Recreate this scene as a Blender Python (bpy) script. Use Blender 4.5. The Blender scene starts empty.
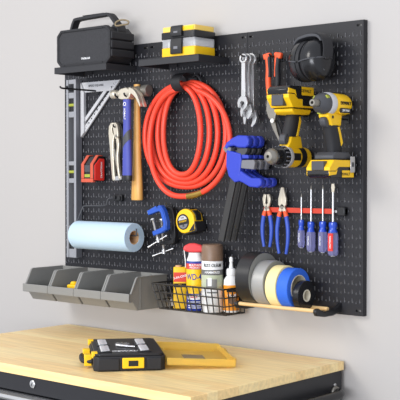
import bpy, bmesh, math, random
from mathutils import Matrix, Vector
random.seed(7)
PI = math.pi
SC = bpy.context.scene
COL = SC.collection

# ------------------------------------------------------------------ camera
cam_d = bpy.data.cameras.new('camera')
cam = bpy.data.objects.new('camera', cam_d)
COL.objects.link(cam)
SC.camera = cam
cam_d.sensor_width = 36.0
cam_d.lens = 1080.5 / 400 * 36.0
cam.location = (2.8305, -2.5507, 1.4726)
cam.rotation_euler = (PI / 2 - 0.0235, 0, 0.7172)

# ------------------------------------------------------------------ light
world = bpy.data.worlds.new('world')
SC.world = world
world.use_nodes = True
bg = world.node_tree.nodes['Background']
bg.inputs['Color'].default_value = (0.87, 0.91, 1.0, 1)
bg.inputs['Strength'].default_value = 1.0


def area(name, loc, target, size, power, color=(1, 1, 1)):
    d = bpy.data.lights.new(name, 'AREA')
    d.shape = 'RECTANGLE'
    d.size, d.size_y = size
    d.energy = power
    d.color = color
    o = bpy.data.objects.new(name, d)
    o.location = loc
    o.rotation_euler = (Vector(target) - Vector(loc)).to_track_quat('-Z', 'Y').to_euler()
    COL.objects.link(o)
    return o


area('key_softbox', (-0.7, -3.4, 3.1), (0.6, -0.3, 1.0), (1.4, 1.1), 66, (1.0, 0.97, 0.92))
area('room_softbox', (1.6, -4.0, 1.35), (0.6, 0, 1.05), (2.6, 0.9), 105, (0.90, 0.93, 1.0))
SC.view_settings.view_transform = 'Standard'
SC.view_settings.look = 'None'
SC.view_settings.gamma = 1
SC.view_settings.exposure = 0.0


# ------------------------------------------------------------------ materials
def lin(h):
    h = h.lstrip('#')
    out = []
    for i in (0, 2, 4):
        c = int(h[i:i + 2], 16) / 255
        out.append(c / 12.92 if c <= 0.04045 else ((c + 0.055) / 1.055) ** 2.4)
    return tuple(out) + (1,)


def mat(name, col, rough=0.5, metal=0.0, var=0.06, scale=40, bump=0.0, spec=0.5, trans=0.0, coat=0.0, ior=1.45):
    m = bpy.data.materials.new(name)
    m.use_nodes = True
    nt = m.node_tree
    b = nt.nodes['Principled BSDF']
    tc = nt.nodes.new('ShaderNodeTexCoord')
    nz = nt.nodes.new('ShaderNodeTexNoise')
    nz.inputs['Scale'].default_value = scale
    nz.inputs['Detail'].default_value = 4
    nt.links.new(tc.outputs['Object'], nz.inputs['Vector'])
    mx = nt.nodes.new('ShaderNodeMix')
    mx.data_type = 'RGBA'
    c = lin(col)
    mx.inputs['A'].default_value = tuple(x * (1 - var) for x in c[:3]) + (1,)
    mx.inputs['B'].default_value = tuple(min(1, x * (1 + var)) for x in c[:3]) + (1,)
    nt.links.new(nz.outputs['Fac'], mx.inputs['Factor'])
    nt.links.new(mx.outputs['Result'], b.inputs['Base Color'])
    b.inputs['Roughness'].default_value = rough
    b.inputs['Metallic'].default_value = metal
    b.inputs['Specular IOR Level'].default_value = spec
    b.inputs['Transmission Weight'].default_value = trans
    b.inputs['Coat Weight'].default_value = coat
    b.inputs['IOR'].default_value = ior
    if bump:
        bp = nt.nodes.new('ShaderNodeBump')
        bp.inputs['Strength'].default_value = bump
        bp.inputs['Distance'].default_value = 0.002
        nz2 = nt.nodes.new('ShaderNodeTexNoise')
        nz2.inputs['Scale'].default_value = scale * 8
        nt.links.new(tc.outputs['Object'], nz2.inputs['Vector'])
        nt.links.new(nz2.outputs['Fac'], bp.inputs['Height'])
        nt.links.new(bp.outputs['Normal'], b.inputs['Normal'])
    return m


def wood_mat(name, c1, c2, rough, row=0.04, length=0.42, stretch=(1.2, 16, 16)):
    m = bpy.data.materials.new(name)
    m.use_nodes = True
    nt = m.node_tree
    b = nt.nodes['Principled BSDF']
    tc = nt.nodes.new('ShaderNodeTexCoord')
    br = nt.nodes.new('ShaderNodeTexBrick')
    br.offset = 0.37
    br.inputs['Color1'].default_value = lin(c1)
    br.inputs['Color2'].default_value = lin(c2)
    br.inputs['Mortar'].default_value = lin(c2)
    br.inputs['Scale'].default_value = 1
    br.inputs['Mortar Size'].default_value = 0.0005
    br.inputs['Bias'].default_value = -0.15
    br.inputs['Brick Width'].default_value = length
    br.inputs['Row Height'].default_value = row
    nt.links.new(tc.outputs['Object'], br.inputs['Vector'])
    mp = nt.nodes.new('ShaderNodeMapping')
    mp.inputs['Scale'].default_value = stretch
    nt.links.new(tc.outputs['Object'], mp.inputs['Vector'])
    nz = nt.nodes.new('ShaderNodeTexNoise')
    nz.inputs['Scale'].default_value = 6
    nz.inputs['Detail'].default_value = 6
    nt.links.new(mp.outputs['Vector'], nz.inputs['Vector'])
    mr = nt.nodes.new('ShaderNodeMapRange')
    mr.inputs['From Min'].default_value = 0.3
    mr.inputs['From Max'].default_value = 0.7
    mr.inputs['To Min'].default_value = 0.84
    mr.inputs['To Max'].default_value = 1.08
    nt.links.new(nz.outputs['Fac'], mr.inputs['Value'])
    mx = nt.nodes.new('ShaderNodeMix')
    mx.data_type = 'RGBA'
    mx.blend_type = 'MULTIPLY'
    mx.inputs['Factor'].default_value = 1
    nt.links.new(br.outputs['Color'], mx.inputs['A'])
    nt.links.new(mr.outputs['Result'], mx.inputs['B'])
    nt.links.new(mx.outputs['Result'], b.inputs['Base Color'])
    b.inputs['Roughness'].default_value = rough
    return m


M_ = {}
M_['wall'] = mat('wall_paint', 'b6b2ae', 0.65, var=0.012, scale=2, bump=0.03)
M_['floor'] = mat('floor_concrete', '8d8a88', 0.7, var=0.15, scale=5)
M_['board'] = mat('charcoal_powder_coat', '202024', 0.5, var=0.05, scale=60, bump=0.06, spec=0.4)
M_['lit_edge'] = mat('painted_lit_edge', 'c6c6ca', 0.5, var=0.04)  # light on the powder-coated hole walls, painted in as a pale grey
M_['shelf'] = mat('black_powder_coat', '29292c', 0.45, var=0.05, bump=0.05)
M_['black'] = mat('black_plastic', '1d1d1f', 0.4, var=0.1)
M_['black_matte'] = mat('black_rubber', '202023', 0.6, var=0.12, bump=0.1)
M_['gloss_black'] = mat('gloss_black_plastic', '1c1c1e', 0.24, var=0.1)
M_['dark_grey'] = mat('dark_grey_plastic', '45464a', 0.45, var=0.08)
M_['grey'] = mat('grey_plastic', '84837f', 0.42, var=0.04)
M_['mid_grey'] = mat('mid_grey_plastic', '75757a', 0.45)
M_['alu'] = mat('cast_aluminium', 'c4c4c6', 0.45, metal=0.1, var=0.05)
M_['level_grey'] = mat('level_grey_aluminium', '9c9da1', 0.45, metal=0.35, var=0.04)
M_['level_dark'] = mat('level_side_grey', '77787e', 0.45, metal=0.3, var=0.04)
M_['steel'] = mat('polished_steel', 'c2c2c2', 0.3, metal=0.75, var=0.05)
M_['nickel'] = mat('warm_nickel', 'd8cfbc', 0.34, metal=0.6, var=0.06)
M_['dark_steel'] = mat('dark_steel', '8a867e', 0.35, metal=0.6, var=0.1)
M_['white'] = mat('white_plastic', 'ededeb', 0.4, var=0.02)
M_['print_white'] = mat('white_print', 'f0f0f0', 0.6, var=0.01)
M_['print_black'] = mat('black_print', '141416', 0.6, var=0.01)
M_['yellow'] = mat('tool_yellow', 'f6c416', 0.42, var=0.04)
M_['cream_yellow'] = mat('pale_yellow_plastic', 'f6cf62', 0.4, var=0.05)
M_['amber'] = mat('amber_clear_plastic', 'ffe386', 0.3, var=0.03, trans=0.72, ior=1.06)
M_['clear'] = mat('clear_grey_plastic', 'ececee', 0.2, var=0.02, trans=0.6, ior=1.15)
M_['acetate'] = mat('clear_lilac_acetate', 'b0b0e0', 0.12, var=0.03, trans=0.68, ior=1.25)
M_['blue_acetate'] = mat('blue_acetate', '1f46b8', 0.2, var=0.1, coat=0.4)
M_['red'] = mat('red_plastic', 'e6322a', 0.4, var=0.05)
M_['bar_red'] = mat('orange_red_paint', 'c63c24', 0.45, var=0.05)
M_['cap_red'] = mat('coral_red_plastic', 'e4484a', 0.4, var=0.03)
M_['orange'] = mat('orange_red_grip', 'ec5a2e', 0.45, var=0.06)
M_['orange_label'] = mat('orange_label', 'f39a1e', 0.45, var=0.06)
M_['hose'] = mat('red_rubber_hose', 'ee4a33', 0.38, var=0.04)
M_['guard'] = mat('dull_orange_rubber', 'c8553c', 0.55, var=0.06)
M_['brass'] = mat('brass_fitting', 'a98b45', 0.35, metal=0.8, var=0.1)
M_['blue'] = mat('blue_clamp_paint', '3042b8', 0.42, var=0.05)
M_['cclamp_blue'] = mat('blue_enamel', '2b57b8', 0.35, var=0.07)
M_['hammer_blue'] = mat('hammer_blue_grip', '464ea4', 0.5, var=0.05)
M_['plier_blue'] = mat('plier_blue_dip', '3553b4', 0.4, var=0.05)
M_['label_blue'] = mat('label_blue', '223a94', 0.4, var=0.03)
M_['label_red'] = mat('label_red', 'd7402c', 0.4, var=0.03)
M_['brown'] = mat('brown_hammered_cap', '7d6450', 0.4, var=0.12, scale=200)
M_['grey_label'] = mat('grey_label', '6c6c6a', 0.5, var=0.03)
M_['green_label'] = mat('pale_green_label', 'b9c0a4', 0.5, var=0.18, scale=60)
M_['paper_blue'] = mat('blue_paper_towel', 'bed6e6', 0.85, var=0.03, scale=200, bump=0.15)
M_['card'] = mat('brown_cardboard', 'cfa578', 0.8, var=0.08)
M_['duct_black'] = mat('black_duct_tape', '282727', 0.32, var=0.08)
M_['duct_silver'] = mat('silver_duct_tape', 'a2a19d', 0.38, var=0.04, metal=0.25)
M_['tape_side'] = mat('grey_tape_side', '85857f', 0.6, var=0.06)
M_['masking'] = mat('cream_masking_tape', 'f0dfa2', 0.6, var=0.03)
M_['tape_blue'] = mat('blue_painter_tape', '2e66d2', 0.6, var=0.04)
M_['core'] = mat('pale_core', 'd9d2bd', 0.7, var=0.04)
M_['wood_dowel'] = wood_mat('dowel_wood', 'e3bf86', 'd9b076', 0.5, row=0.5, length=3)
M_['handle_wood'] = wood_mat('hickory_handle', 'dea858', 'cc9444', 0.4, row=0.5, length=3, stretch=(30, 30, 1.5))
M_['bench_wood'] = wood_mat('maple_butcher_block', 'fbe0a4', 'f5cf8e', 0.42)
M_['cabinet'] = mat('black_cabinet_paint', '232326', 0.4, var=0.06, bump=0.04)
M_['wire'] = mat('black_wire', '2a2724', 0.4, var=0.1)
M_['tan'] = mat('tan_cord', '8a7a5e', 0.7, var=0.2, scale=200)
M_['vial'] = mat('green_vial', 'a3a83c', 0.2, var=0.1)


# ------------------------------------------------------------------ mesh helpers
class MB:
    def __init__(self):
        self.bm = bmesh.new()

    def face(self, vs):
        try:
            return self.bm.faces.new(vs)
        except ValueError:
            return None

    def add(self, pts, M=None):
        return [self.bm.verts.new((M @ Vector(p)) if M else Vector(p)) for p in pts]

    def box(self, x0, x1, y0, y1, z0, z1, M=None):
        v = self.add([(x0, y0, z0), (x1, y0, z0), (x1, y1, z0), (x0, y1, z0),
                      (x0, y0, z1), (x1, y0, z1), (x1, y1, z1), (x0, y1, z1)], M)
        for f in ((0, 3, 2, 1), (4, 5, 6, 7), (0, 1, 5, 4), (1, 2, 6, 5), (2, 3, 7, 6), (3, 0, 4, 7)):
            self.face([v[i] for i in f])
        return self

    def prism(self, pts, axis, a0, a1, M=None):
        def p3(p, a):
            if axis == 'y':
                return (p[0], a, p[1])
            if axis == 'x':
                return (a, p[0], p[1])
            return (p[0], p[1], a)
        A = self.add([p3(p, a0) for p in pts], M)
        B = self.add([p3(p, a1) for p in pts], M)
        n = len(pts)
        self.face(A)
        self.face(B[::-1])
        for i in range(n):
            j = (i + 1) % n
            self.face([A[j], A[i], B[i], B[j]])
        return self

    def ringprism(self, outer, inner, axis, a0, a1):
        """a plate with a hole: outer and inner outlines have equal counts"""
        def p3(p, a):
            if axis == 'y':
                return (p[0], a, p[1])
            if axis == 'x':
                return (a, p[0], p[1])
            return (p[0], p[1], a)
        oa, ob = self.add([p3(p, a0) for p in outer]), self.add([p3(p, a1) for p in outer])
        ia, ib = self.add([p3(p, a0) for p in inner]), self.add([p3(p, a1) for p in inner])
        n = len(outer)
        for i in range(n):
            j = (i + 1) % n
            self.face([oa[i], oa[j], ia[j], ia[i]])
            self.face([ob[j], ob[i], ib[i], ib[j]])
            self.face([oa[j], oa[i], ob[i], ob[j]])
            self.face([ia[i], ia[j], ib[j], ib[i]])
        return self

    def loft(self, rings, caps=True, closed=False):
        R = [self.add(r) for r in rings]
        n = len(R[0])
        m = len(R)
        for k in range(m if closed else m - 1):
            a, b = R[k], R[(k + 1) % m]
            for i in range(n):
                j = (i + 1) % n
                self.face([a[i], a[j], b[j], b[i]])
        if caps and not closed:
            self.face(R[0][::-1])
            self.face(R[-1])
        return self

    def lathe(self, prof, M=None, n=28, closed=False):
        """prof: (radius, height) about local Z, then moved by M"""
        rings = []
        for r, h in prof:
            r = max(r, 1e-5)
            rings.append([(r * math.cos(2 * PI * i / n), r * math.sin(2 * PI * i / n), h) for i in range(n)])
        if M:
            rings = [[M @ Vector(p) for p in r] for r in rings]
        return self.loft(rings, True, closed)

    def tube(self, pts, r, n=10, closed=False):
        pts = [Vector(p) for p in pts]
        m = len(pts)
        rr = r if isinstance(r, (list, tuple)) else [r] * m
        T = []
        for i in range(m):
            a = pts[(i - 1) % m] if (closed or i > 0) else pts[i]
            b = pts[(i + 1) % m] if (closed or i < m - 1) else pts[i]
            T.append((b - a).normalized())
        u = T[0].orthogonal().normalized()
        rings = []
        for i in range(m):
            u = (u - T[i] * u.dot(T[i]))
            u = u.normalized() if u.length > 1e-6 else T[i].orthogonal().normalized()
            w = T[i].cross(u)
            rings.append([pts[i] + (u * math.cos(2 * PI * k / n) + w * math.sin(2 * PI * k / n)) * rr[i] for k in range(n)])
        return self.loft(rings, True, closed)

    def build(self, name, m, parent=None, bevel=0.0, angle=38, seg=2):
        bmesh.ops.recalc_face_normals(self.bm, faces=self.bm.faces)
        me = bpy.data.meshes.new(name)
        self.bm.to_mesh(me)
        self.bm.free()
        me.polygons.foreach_set('use_smooth', [True] * len(me.polygons))
        me.set_sharp_from_angle(angle=math.radians(angle))
        me.materials.append(M_[m] if isinstance(m, str) else m)
        o = bpy.data.objects.new(name, me)
        COL.objects.link(o)
        if parent:
            o.parent = parent
        if bevel:
            b = o.modifiers.new('bevel', 'BEVEL')
            b.width = bevel
            b.segments = seg
            b.limit_method = 'ANGLE'
            b.angle_limit = math.radians(35)
        return o


def thing(name, label, cat, loc, rotz=0.0, group=None):
    o = bpy.data.objects.new(name, None)
    o.empty_display_size = 0.02
    COL.objects.link(o)
    o.location = loc
    o.rotation_euler = (0, 0, rotz)
    return tag(o, label, cat, group)


def tag(o, label, cat, group=None):
    o['label'] = label
    o['category'] = cat
    if group:
        o['group'] = group
    return o


def struct(o):
    o['kind'] = 'structure'
    return o


def dup(root, loc, label, rotz=None):
    r = root.copy()
    COL.objects.link(r)
    r.location = loc
    if rotz is not None:
        r.rotation_euler = (0, 0, rotz)
    r['label'] = label
    for ch in list(root.children):
        c = ch.copy()
        COL.objects.link(c)
        c.parent = r
        for g in list(ch.children):
            d = g.copy()
            COL.objects.link(d)
            d.parent = c
    return r


def T(x, y, z):
    return Matrix.Translation((x, y, z))


def rot(deg, ax):
    return Matrix.Rotation(math.radians(deg), 4, ax)


FRONT = rot(90, 'X')                    # text facing -y
SIDE = rot(90, 'Z') @ rot(90, 'X')      # text facing +x


def text(s, size, Mx, m, parent, name='lettering', wrap=0.0, wide=1.0, depth=0.0003):
    cu = bpy.data.curves.new(name, 'FONT')
    cu.body = s
    cu.size = size
    cu.align_x = 'CENTER'
    cu.align_y = 'CENTER'
    cu.extrude = depth
    cu.offset = size * 0.012
    to = bpy.data.objects.new('temporary', cu)
    COL.objects.link(to)
    bpy.context.view_layer.update()
    dg = bpy.context.evaluated_depsgraph_get()
    me = bpy.data.meshes.new_from_object(to.evaluated_get(dg))
    bpy.data.objects.remove(to)
    for v in me.vertices:
        v.co.x *= wide
        if wrap:
            a = v.co.x / wrap
            r = wrap + v.co.z
            v.co = Vector((r * math.sin(a), -r * math.cos(a), v.co.y))
    me.name = name
    if wrap:
        me.transform(Mx)
    else:
        me.transform(Mx)
    me.materials.clear()
    me.materials.append(M_[m])
    o = bpy.data.objects.new(name, me)
    COL.objects.link(o)
    o.parent = parent
    return o


def wrap_patch(mb, r, a0, a1, z0, z1, n=12, t=0.0006):
    """thin label bent round a vertical cylinder; angles in degrees from -y"""
    rings = []
    for i in range(n + 1):
        a = math.radians(a0 + (a1 - a0) * i / n)
        s, c = math.sin(a), -math.cos(a)
        rings.append([(r * s, r * c, z0), ((r + t) * s, (r + t) * c, z0), ((r + t) * s, (r + t) * c, z1), (r * s, r * c, z1)])
    return mb.loft(rings)


def circ(cx, cz, r, n=16, a0=0, a1=360, rz=None):
    out = []
    full = abs(a1 - a0) >= 360
    for i in range(n if full else n + 1):
        a = math.radians(a0 + (a1 - a0) * i / n)
        out.append((cx + r * math.cos(a), cz + (rz or r) * math.sin(a)))
    return out


def rrect(x0, x1, z0, z1, r, n=4):
    out = []
    for cx, cz, a in ((x1 - r, z1 - r, 0), (x0 + r, z1 - r, 90), (x0 + r, z0 + r, 180), (x1 - r, z0 + r, 270)):
        out += circ(cx, cz, r, n, a, a + 90)
    return out


def smooth_path(pts, k=6, closed=False):
    """Catmull-Rom through the points"""
    P = [Vector(p) for p in pts]
    n = len(P)
    out = []
    for i in range(n if closed else n - 1):
        if closed:
            a, b, c, d = P[i - 1], P[i], P[(i + 1) % n], P[(i + 2) % n]
        else:
            a, b, c, d = P[max(i - 1, 0)], P[i], P[i + 1], P[min(i + 2, n - 1)]
        for j in range(k):
            t = j / k
            out.append(0.5 * ((2 * b) + (c - a) * t + (2 * a - 5 * b + 4 * c - d) * t * t + (3 * b - 3 * c + d - a) * t ** 3))
    if not closed:
        out.append(P[-1])
    return out


# ------------------------------------------------------------------ setting
YB = -0.02          # front face of the pegboard
ZB = 1.083          # its lower edge
BW, BH = 0.4064, 0.8128

struct(MB().box(-3.2, 3.4, 0.0, 0.08, 0, 3.2).build('wall_back', 'wall'))
struct(MB().box(-3.2, 3.4, -4.5, 0.08, -0.05, 0).build('floor', 'floor'))


# ------------------------------------------------------------------ pegboard panels
def panel_sheet():
    mb = MB()
    bm = mb.bm
    C_ = 0.0254
    grid = {}

    def V(x, y, z):
        k = (round(x, 5), round(y, 5), round(z, 5))
        if k not in grid:
            grid[k] = bm.verts.new((x, y, z))
        return grid[k]

    def hole(x0, x1, z0, z1, inner):
        xm, zm = (x0 + x1) / 2, (z0 + z1) / 2
        o = [(x1, zm), (x1, z1), (xm, z1), (x0, z1), (x0, zm), (x0, z0), (xm, z0), (x1, z0)]
        O = [V(p[0], 0, p[1]) for p in o]
        I = [V(p[0], 0, p[1]) for p in inner]
        D = [V(p[0], 0.0021, p[1]) for p in inner]
        for i in range(8):
            j = (i + 1) % 8
            mb.face([O[i], O[j], I[j], I[i]])
            ef = mb.face([I[i], I[j], D[j], D[i]])
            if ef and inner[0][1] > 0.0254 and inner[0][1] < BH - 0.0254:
                ef.material_index = 1  # hole walls get the pale colour that stands in for light
    for r in range(32):
        z0 = r * C_
        zc = z0 + C_ / 2
        for c in range(16):
            x0 = c * C_
            if r in (0, 31):
                if c in (0, 15):
                    cx = x0 + C_ / 2
                    inner = [(cx + 0.0085, zc), (cx + 0.0075, zc + 0.003), (cx, zc + 0.003), (cx - 0.0075, zc + 0.003), (cx - 0.0085, zc), (cx - 0.0075, zc - 0.003), (cx, zc - 0.003), (cx + 0.0075, zc - 0.003)]
                    hole(x0, x0 + C_, z0, z0 + C_, inner)
                else:
                    mb.face([V(x0, 0, z0), V(x0 + C_ / 2, 0, z0), V(x0 + C_, 0, z0), V(x0 + C_, 0, z0 + C_), V(x0 + C_ / 2, 0, z0 + C_), V(x0, 0, z0 + C_)])
                continue
            cx = x0 + 0.0068
            R_ = 0.0030
            hole(x0, x0 + C_ / 2, z0, z0 + C_, [(cx + R_ * math.cos(a * PI / 4), zc - 0.003 + R_ * math.sin(a * PI / 4)) for a in range(8)])
            cx = x0 + 0.0185
            w, h = 0.0017, 0.0062
            hole(x0 + C_ / 2, x0 + C_, z0, z0 + C_, [(cx + w, zc + 0.002), (cx + w, zc + 0.002 + h), (cx, zc + 0.002 + h), (cx - w, zc + 0.002 + h), (cx - w, zc + 0.002), (cx - w, zc + 0.002 - h), (cx, zc + 0.002 - h), (cx + w, zc + 0.002 - h)])
    # rounded lip and folded flange back to the wall
    e = 0.0014
    loops = []
    for off, y in ((0, 0), (e * 0.7, e * 0.3), (e, e), (e, 0.0198)):
        loops.append([(-off, y, -off), (BW + off, y, -off), (BW + off, y, BH + off), (-off, y, BH + off)])
    L = [[V(*p) for p in lp] for lp in loops]
    for a, b in zip(L, L[1:]):
        for i in range(4):
            j = (i + 1) % 4
            mb.face([a[i], a[j], b[j], b[i]])
    return mb


PG = 'pegboard panels mounted side by side on the wall'
first = panel_sheet().build('pegboard', 'board', angle=25)
first.data.materials.append(M_['lit_edge'])
first.location = (0, YB, ZB)
first.scale = (0.9925, 1, 1)
tag(first, 'left charcoal steel pegboard panel behind the level, square and hammers', 'pegboard', PG)
for i, lab in ((1, 'middle charcoal steel pegboard panel behind the red hose and spray cans'),
               (2, 'right charcoal steel pegboard panel behind the drills, pliers and screwdrivers')):
    p = first.copy()
    COL.objects.link(p)
    p.location = (i * (BW + 0.0001), YB, ZB)
    p['label'] = lab

# ------------------------------------------------------------------ workbench
BZ = 0.95
wb = thing('workbench', 'black steel workbench cabinet with light butcher block top under the pegboard', 'workbench', (0, 0, 0))
MB().box(0.005, 1.152, -0.66, -0.012, BZ - 0.025, BZ).build('worktop', 'bench_wood', wb, bevel=0.0015)
MB().box(0.012, 1.149, -0.645, -0.018, 0.14, BZ - 0.025).build('cabinet_body', 'cabinet', wb, bevel=0.002)
fr = MB().box(0.008, 1.150, -0.655, -0.645, BZ - 0.071, BZ - 0.0252).build('front_rail', 'cabinet', wb, bevel=0.001)
lk = MB().lathe([(0, 0), (0.0105, 0), (0.0105, 0.003), (0.008, 0.0045), (0, 0.0045)], T(0.578, -0.655, 0.9065) @ rot(90, 'X'), 20).build('lock', 'steel', wb)
MB().box(-0.0012, 0.0012, -0.0004, 0.0002, -0.005, 0.005, T(0.578, -0.6595, 0.9065) @ rot(25, 'Y')).build('keyhole', 'black', lk)
for k, (z0, z1) in enumerate(((0.74, 0.876), (0.57, 0.735), (0.36, 0.565), (0.15, 0.355))):
    d = MB().box(0.03, 1.13, -0.660, -0.645, z0, z1).build('drawer', 'cabinet', wb, bevel=0.002)
    MB().prism([(-0.660, z1 - 0.002), (-0.684, z1 - 0.004), (-0.690, z1 - 0.011), (-0.686, z1 - 0.017), (-0.660, z1 - 0.026)], 'x', 0.05, 1.11).build('handle', 'steel', d, bevel=0.001)
hb = MB().tube(smooth_path([(1.149, -0.055, 0.868), (1.164, -0.055, 0.868), (1.176, -0.070, 0.868), (1.180, -0.11, 0.868), (1.180, -0.30, 0.868), (1.180, -0.53, 0.868), (1.176, -0.570, 0.868), (1.164, -0.585, 0.868), (1.149, -0.585, 0.868)]), 0.013, 14).build('push_handle', 'gloss_black', wb)
MB().lathe([(0.017, 0), (0.019, 0.004), (0.017, 0.008), (0.0135, 0.009)], T(1.149, -0.055, 0.868) @ rot(90, 'Y'), 20).build('collar', 'dark_steel', hb)
MB().lathe([(0, 0), (0.005, 0), (0.0045, 0.002), (0, 0.003)], T(1.149, -0.053, 0.889) @ rot(90, 'Y'), 14).build('screw', 'steel', wb)
for x in (0.10, 1.05):
    for y in (-0.56, -0.10):
        ct = MB().tube([(x - 0.02, y, 0.06), (x + 0.02, y, 0.06)], 0.06, 24).build('caster', 'black_matte', wb)
        MB().box(x - 0.03, x + 0.03, y - 0.03, y + 0.03, 0.121, 0.141).build('caster_plate', 'dark_steel', ct)


# ------------------------------------------------------------------ shelves
def shelf(x0, lab):
    t = thing('pegboard_shelf', lab, 'shelf', (x0, YB - 0.001, 1.827), 0, 'black metal shelves on the pegboard')
    D = 0.137
    W = 0.246
    mb = MB()
    mb.box(0, W, -D, 0, -0.002, 0)
    mb.box(0, W, -D, -D + 0.002, -0.021, -0.002)
    mb.box(0, 0.002, -D + 0.002, 0, -0.021, -0.002)
    mb.box(W - 0.002, W, -D + 0.002, 0, -0.021, -0.002)
    mb.build('tray', 'shelf', t, bevel=0.0006)
    MB().box(0.0022, W - 0.0022, -0.002, 0, -0.016, -0.0022).build('back_flange', 'shelf', t)
    for x in (0.04, W - 0.04):
        MB().box(x - 0.004, x + 0.004, -0.010, 0.004, -0.015, -0.008).build('hook_tab', 'shelf', t)
    return t


shelf(0.102, 'black metal shelf at upper left holding the portable speaker')
shelf(0.492, 'black metal shelf at top centre holding the yellow organizer cases')

# ------------------------------------------------------------------ portable speaker
sp = thing('portable_speaker', 'black rugged portable speaker with carry handle on the upper left shelf', 'speaker', (0.2290, -0.02, 1.8272))
hw, H_ = 0.1275, 0.122


def octo(w, z0, z1, c):
    return [(-w + c, z0), (w - c, z0), (w, z0 + c), (w, z1 - c), (w - c, z1), (-w + c, z1), (-w, z1 - c), (-w, z0 + c)]


MB().prism(octo(hw - 0.004, 0.003, H_ - 0.003, 0.017), 'y', -0.118, -0.022).build('body', 'black_matte', sp, bevel=0.003)
MB().ringprism(octo(hw - 0.001, 0.0, H_, 0.018), octo(hw - 0.009, 0.009, H_ - 0.009, 0.0145), 'y', -0.1275, -0.112).build('front_frame', 'black_matte', sp, bevel=0.002)
g = MB().prism(octo(hw - 0.0092, 0.0092, H_ - 0.0092, 0.0145), 'y', -0.1245, -0.1182)
grm = mat('speaker_grille_mesh', '2c2c2f', 0.6, var=0.7, scale=260, bump=0.5)
gro = g.build('grille', grm, sp)
text('TREBLAB', 0.0085, T(0.010, -0.1248, 0.0225) @ FRONT, 'print_white', gro, wide=1.25)
for sx in (-1, 1):
    for z0, z1 in ((0.021, 0.045), (0.0485, 0.0735), (0.077, 0.101)):
        x0, x1 = sorted((sx * (hw - 0.010), sx * (hw + 0.004)))
        MB().box(x0, x1, -0.124, -0.022, z0, z1).build('side_bumper', 'black_matte', sp, bevel=0.003)
for x, z in ((-0.09, 0.006), (0.0, 0.0065), (0.09, 0.006), (-0.09, 0.116), (0.0, 0.1155), (0.09, 0.116), (-0.122, 0.060), (0.122, 0.060)):
    MB().lathe([(0, 0), (0.003, 0), (0.003, 0.0012), (0, 0.0015)], T(x, -0.1275, z) @ rot(90, 'X'), 10).build('screw', 'black', sp)
# handle: a flat band
hp = smooth_path([(-0.110, 0, 0.108), (-0.106, 0, 0.130), (-0.094, 0, 0.155), (-0.080, 0, 0.162), (0.0, 0, 0.1645), (0.060, 0, 0.1655), (0.076, 0, 0.161), (0.095, 0, 0.142), (0.116, 0, 0.116), (0.121, 0, 0.104)], 5)
rings = []
for i, p in enumerate(hp):
    a = hp[max(i - 1, 0)]
    b = hp[min(i + 1, len(hp) - 1)]
    tn = (b - a).normalized()
    nn = Vector((-tn.z, 0, tn.x))
    hwid, th = 0.014, 0.0045
    rings.append([p + nn * th + Vector((0, -hwid - 0.07, 0)), p + nn * th + Vector((0, hwid - 0.07, 0)), p - nn * th + Vector((0, hwid - 0.07, 0)), p - nn * th + Vector((0, -hwid - 0.07, 0))])
hd = MB().loft(rings).build('handle', 'black_matte', sp, bevel=0.0015)
MB().box(-0.05, 0.05, -0.083, -0.057, 0.1693, 0.1712).build('grip_pad', 'black_matte', hd, bevel=0.0008)
for sx in (-1, 1):
    MB().prism([(-0.02, 0), (0.012, 0), (0.012, 0.018), (0.004, 0.032), (-0.012, 0.032), (-0.02, 0.02)], 'y', -0.09, -0.05, T(sx * 0.112, 0, 0.096)).build('handle_mount', 'black', sp, bevel=0.002)
cb = MB()
cb.tube(smooth_path([(0.116, -0.090, 0.122), (0.136, -0.080, 0.124), (0.146, -0.066, 0.128), (0.140, -0.060, 0.138), (0.124, -0.072, 0.142), (0.112, -0.086, 0.134)], 5, True), 0.0028, 8, True)
cb.build('carabiner', 'tan', sp)
MB().box(-0.07, 0.03, -0.10, -0.05, 0.1185, 0.1215).build('control_panel', 'black', sp, bevel=0.001)

# ------------------------------------------------------------------ organizer cases
OG = 'small parts organizer cases stacked on the shelf'


def organizer(z, h, kind, lab):
    t = thing('organizer_case', lab, 'organizer case', (0.633, -0.085, z), 0, OG)
    w, d = 0.068, 0.048
    if kind == 'low':
        MB().prism(rrect(-w, w, -d, d, 0.006), 'z', 0, h * 0.53).build('tray', 'yellow', t, bevel=0.0015)
        lid = MB().prism(rrect(-w + 0.001, w - 0.001, -d + 0.001, d - 0.001, 0.006), 'z', h * 0.53 + 0.0001, h).build('lid', 'clear', t, bevel=0.0015)
        for i in range(11):
            x = -w + 0.012 + i * 0.0115
            MB().box(x, x + 0.004 + 0.003 * (i % 3), -d + 0.006, d - 0.006, h * 0.55, h * 0.86).build('contents', ('grey', 'white', 'white', 'dark_grey')[i % 4], lid)
    else:
        MB().prism(rrect(-w - 0.001, w + 0.001, -d - 0.001, d + 0.001, 0.006), 'z', 0, h * 0.56).build('tray', 'gloss_black', t, bevel=0.0015)
        lid = MB().prism(rrect(-w + 0.002, w - 0.002, -d + 0.002, d - 0.002, 0.006), 'z', h * 0.56 + 0.0001, h).build('lid', 'cream_yellow', t, bevel=0.0015)
        MB().box(0.012, w - 0.006, -d + 0.0005, -d + 0.0025, h * 0.62, h * 0.9).build('yellow_panel', 'yellow', lid)
    la = MB().prism([(-d - 0.0012, h * 0.16), (-d - 0.008, h * 0.16), (-d - 0.009, h * 0.3), (-d - 0.008, h * 0.8), (-d - 0.005, h * 1.0), (-d + 0.0, h * 1.06), (-d - 0.0012, h * 0.8)], 'x', -0.024, 0.021)
    la = la.build('latch', 'black', t, bevel=0.001)
    MB().box(-0.009, 0.007, -d - 0.0098, -d - 0.0085, h * 0.42, h * 0.56).build('latch_mark', 'mid_grey', la)
    return t


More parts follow.
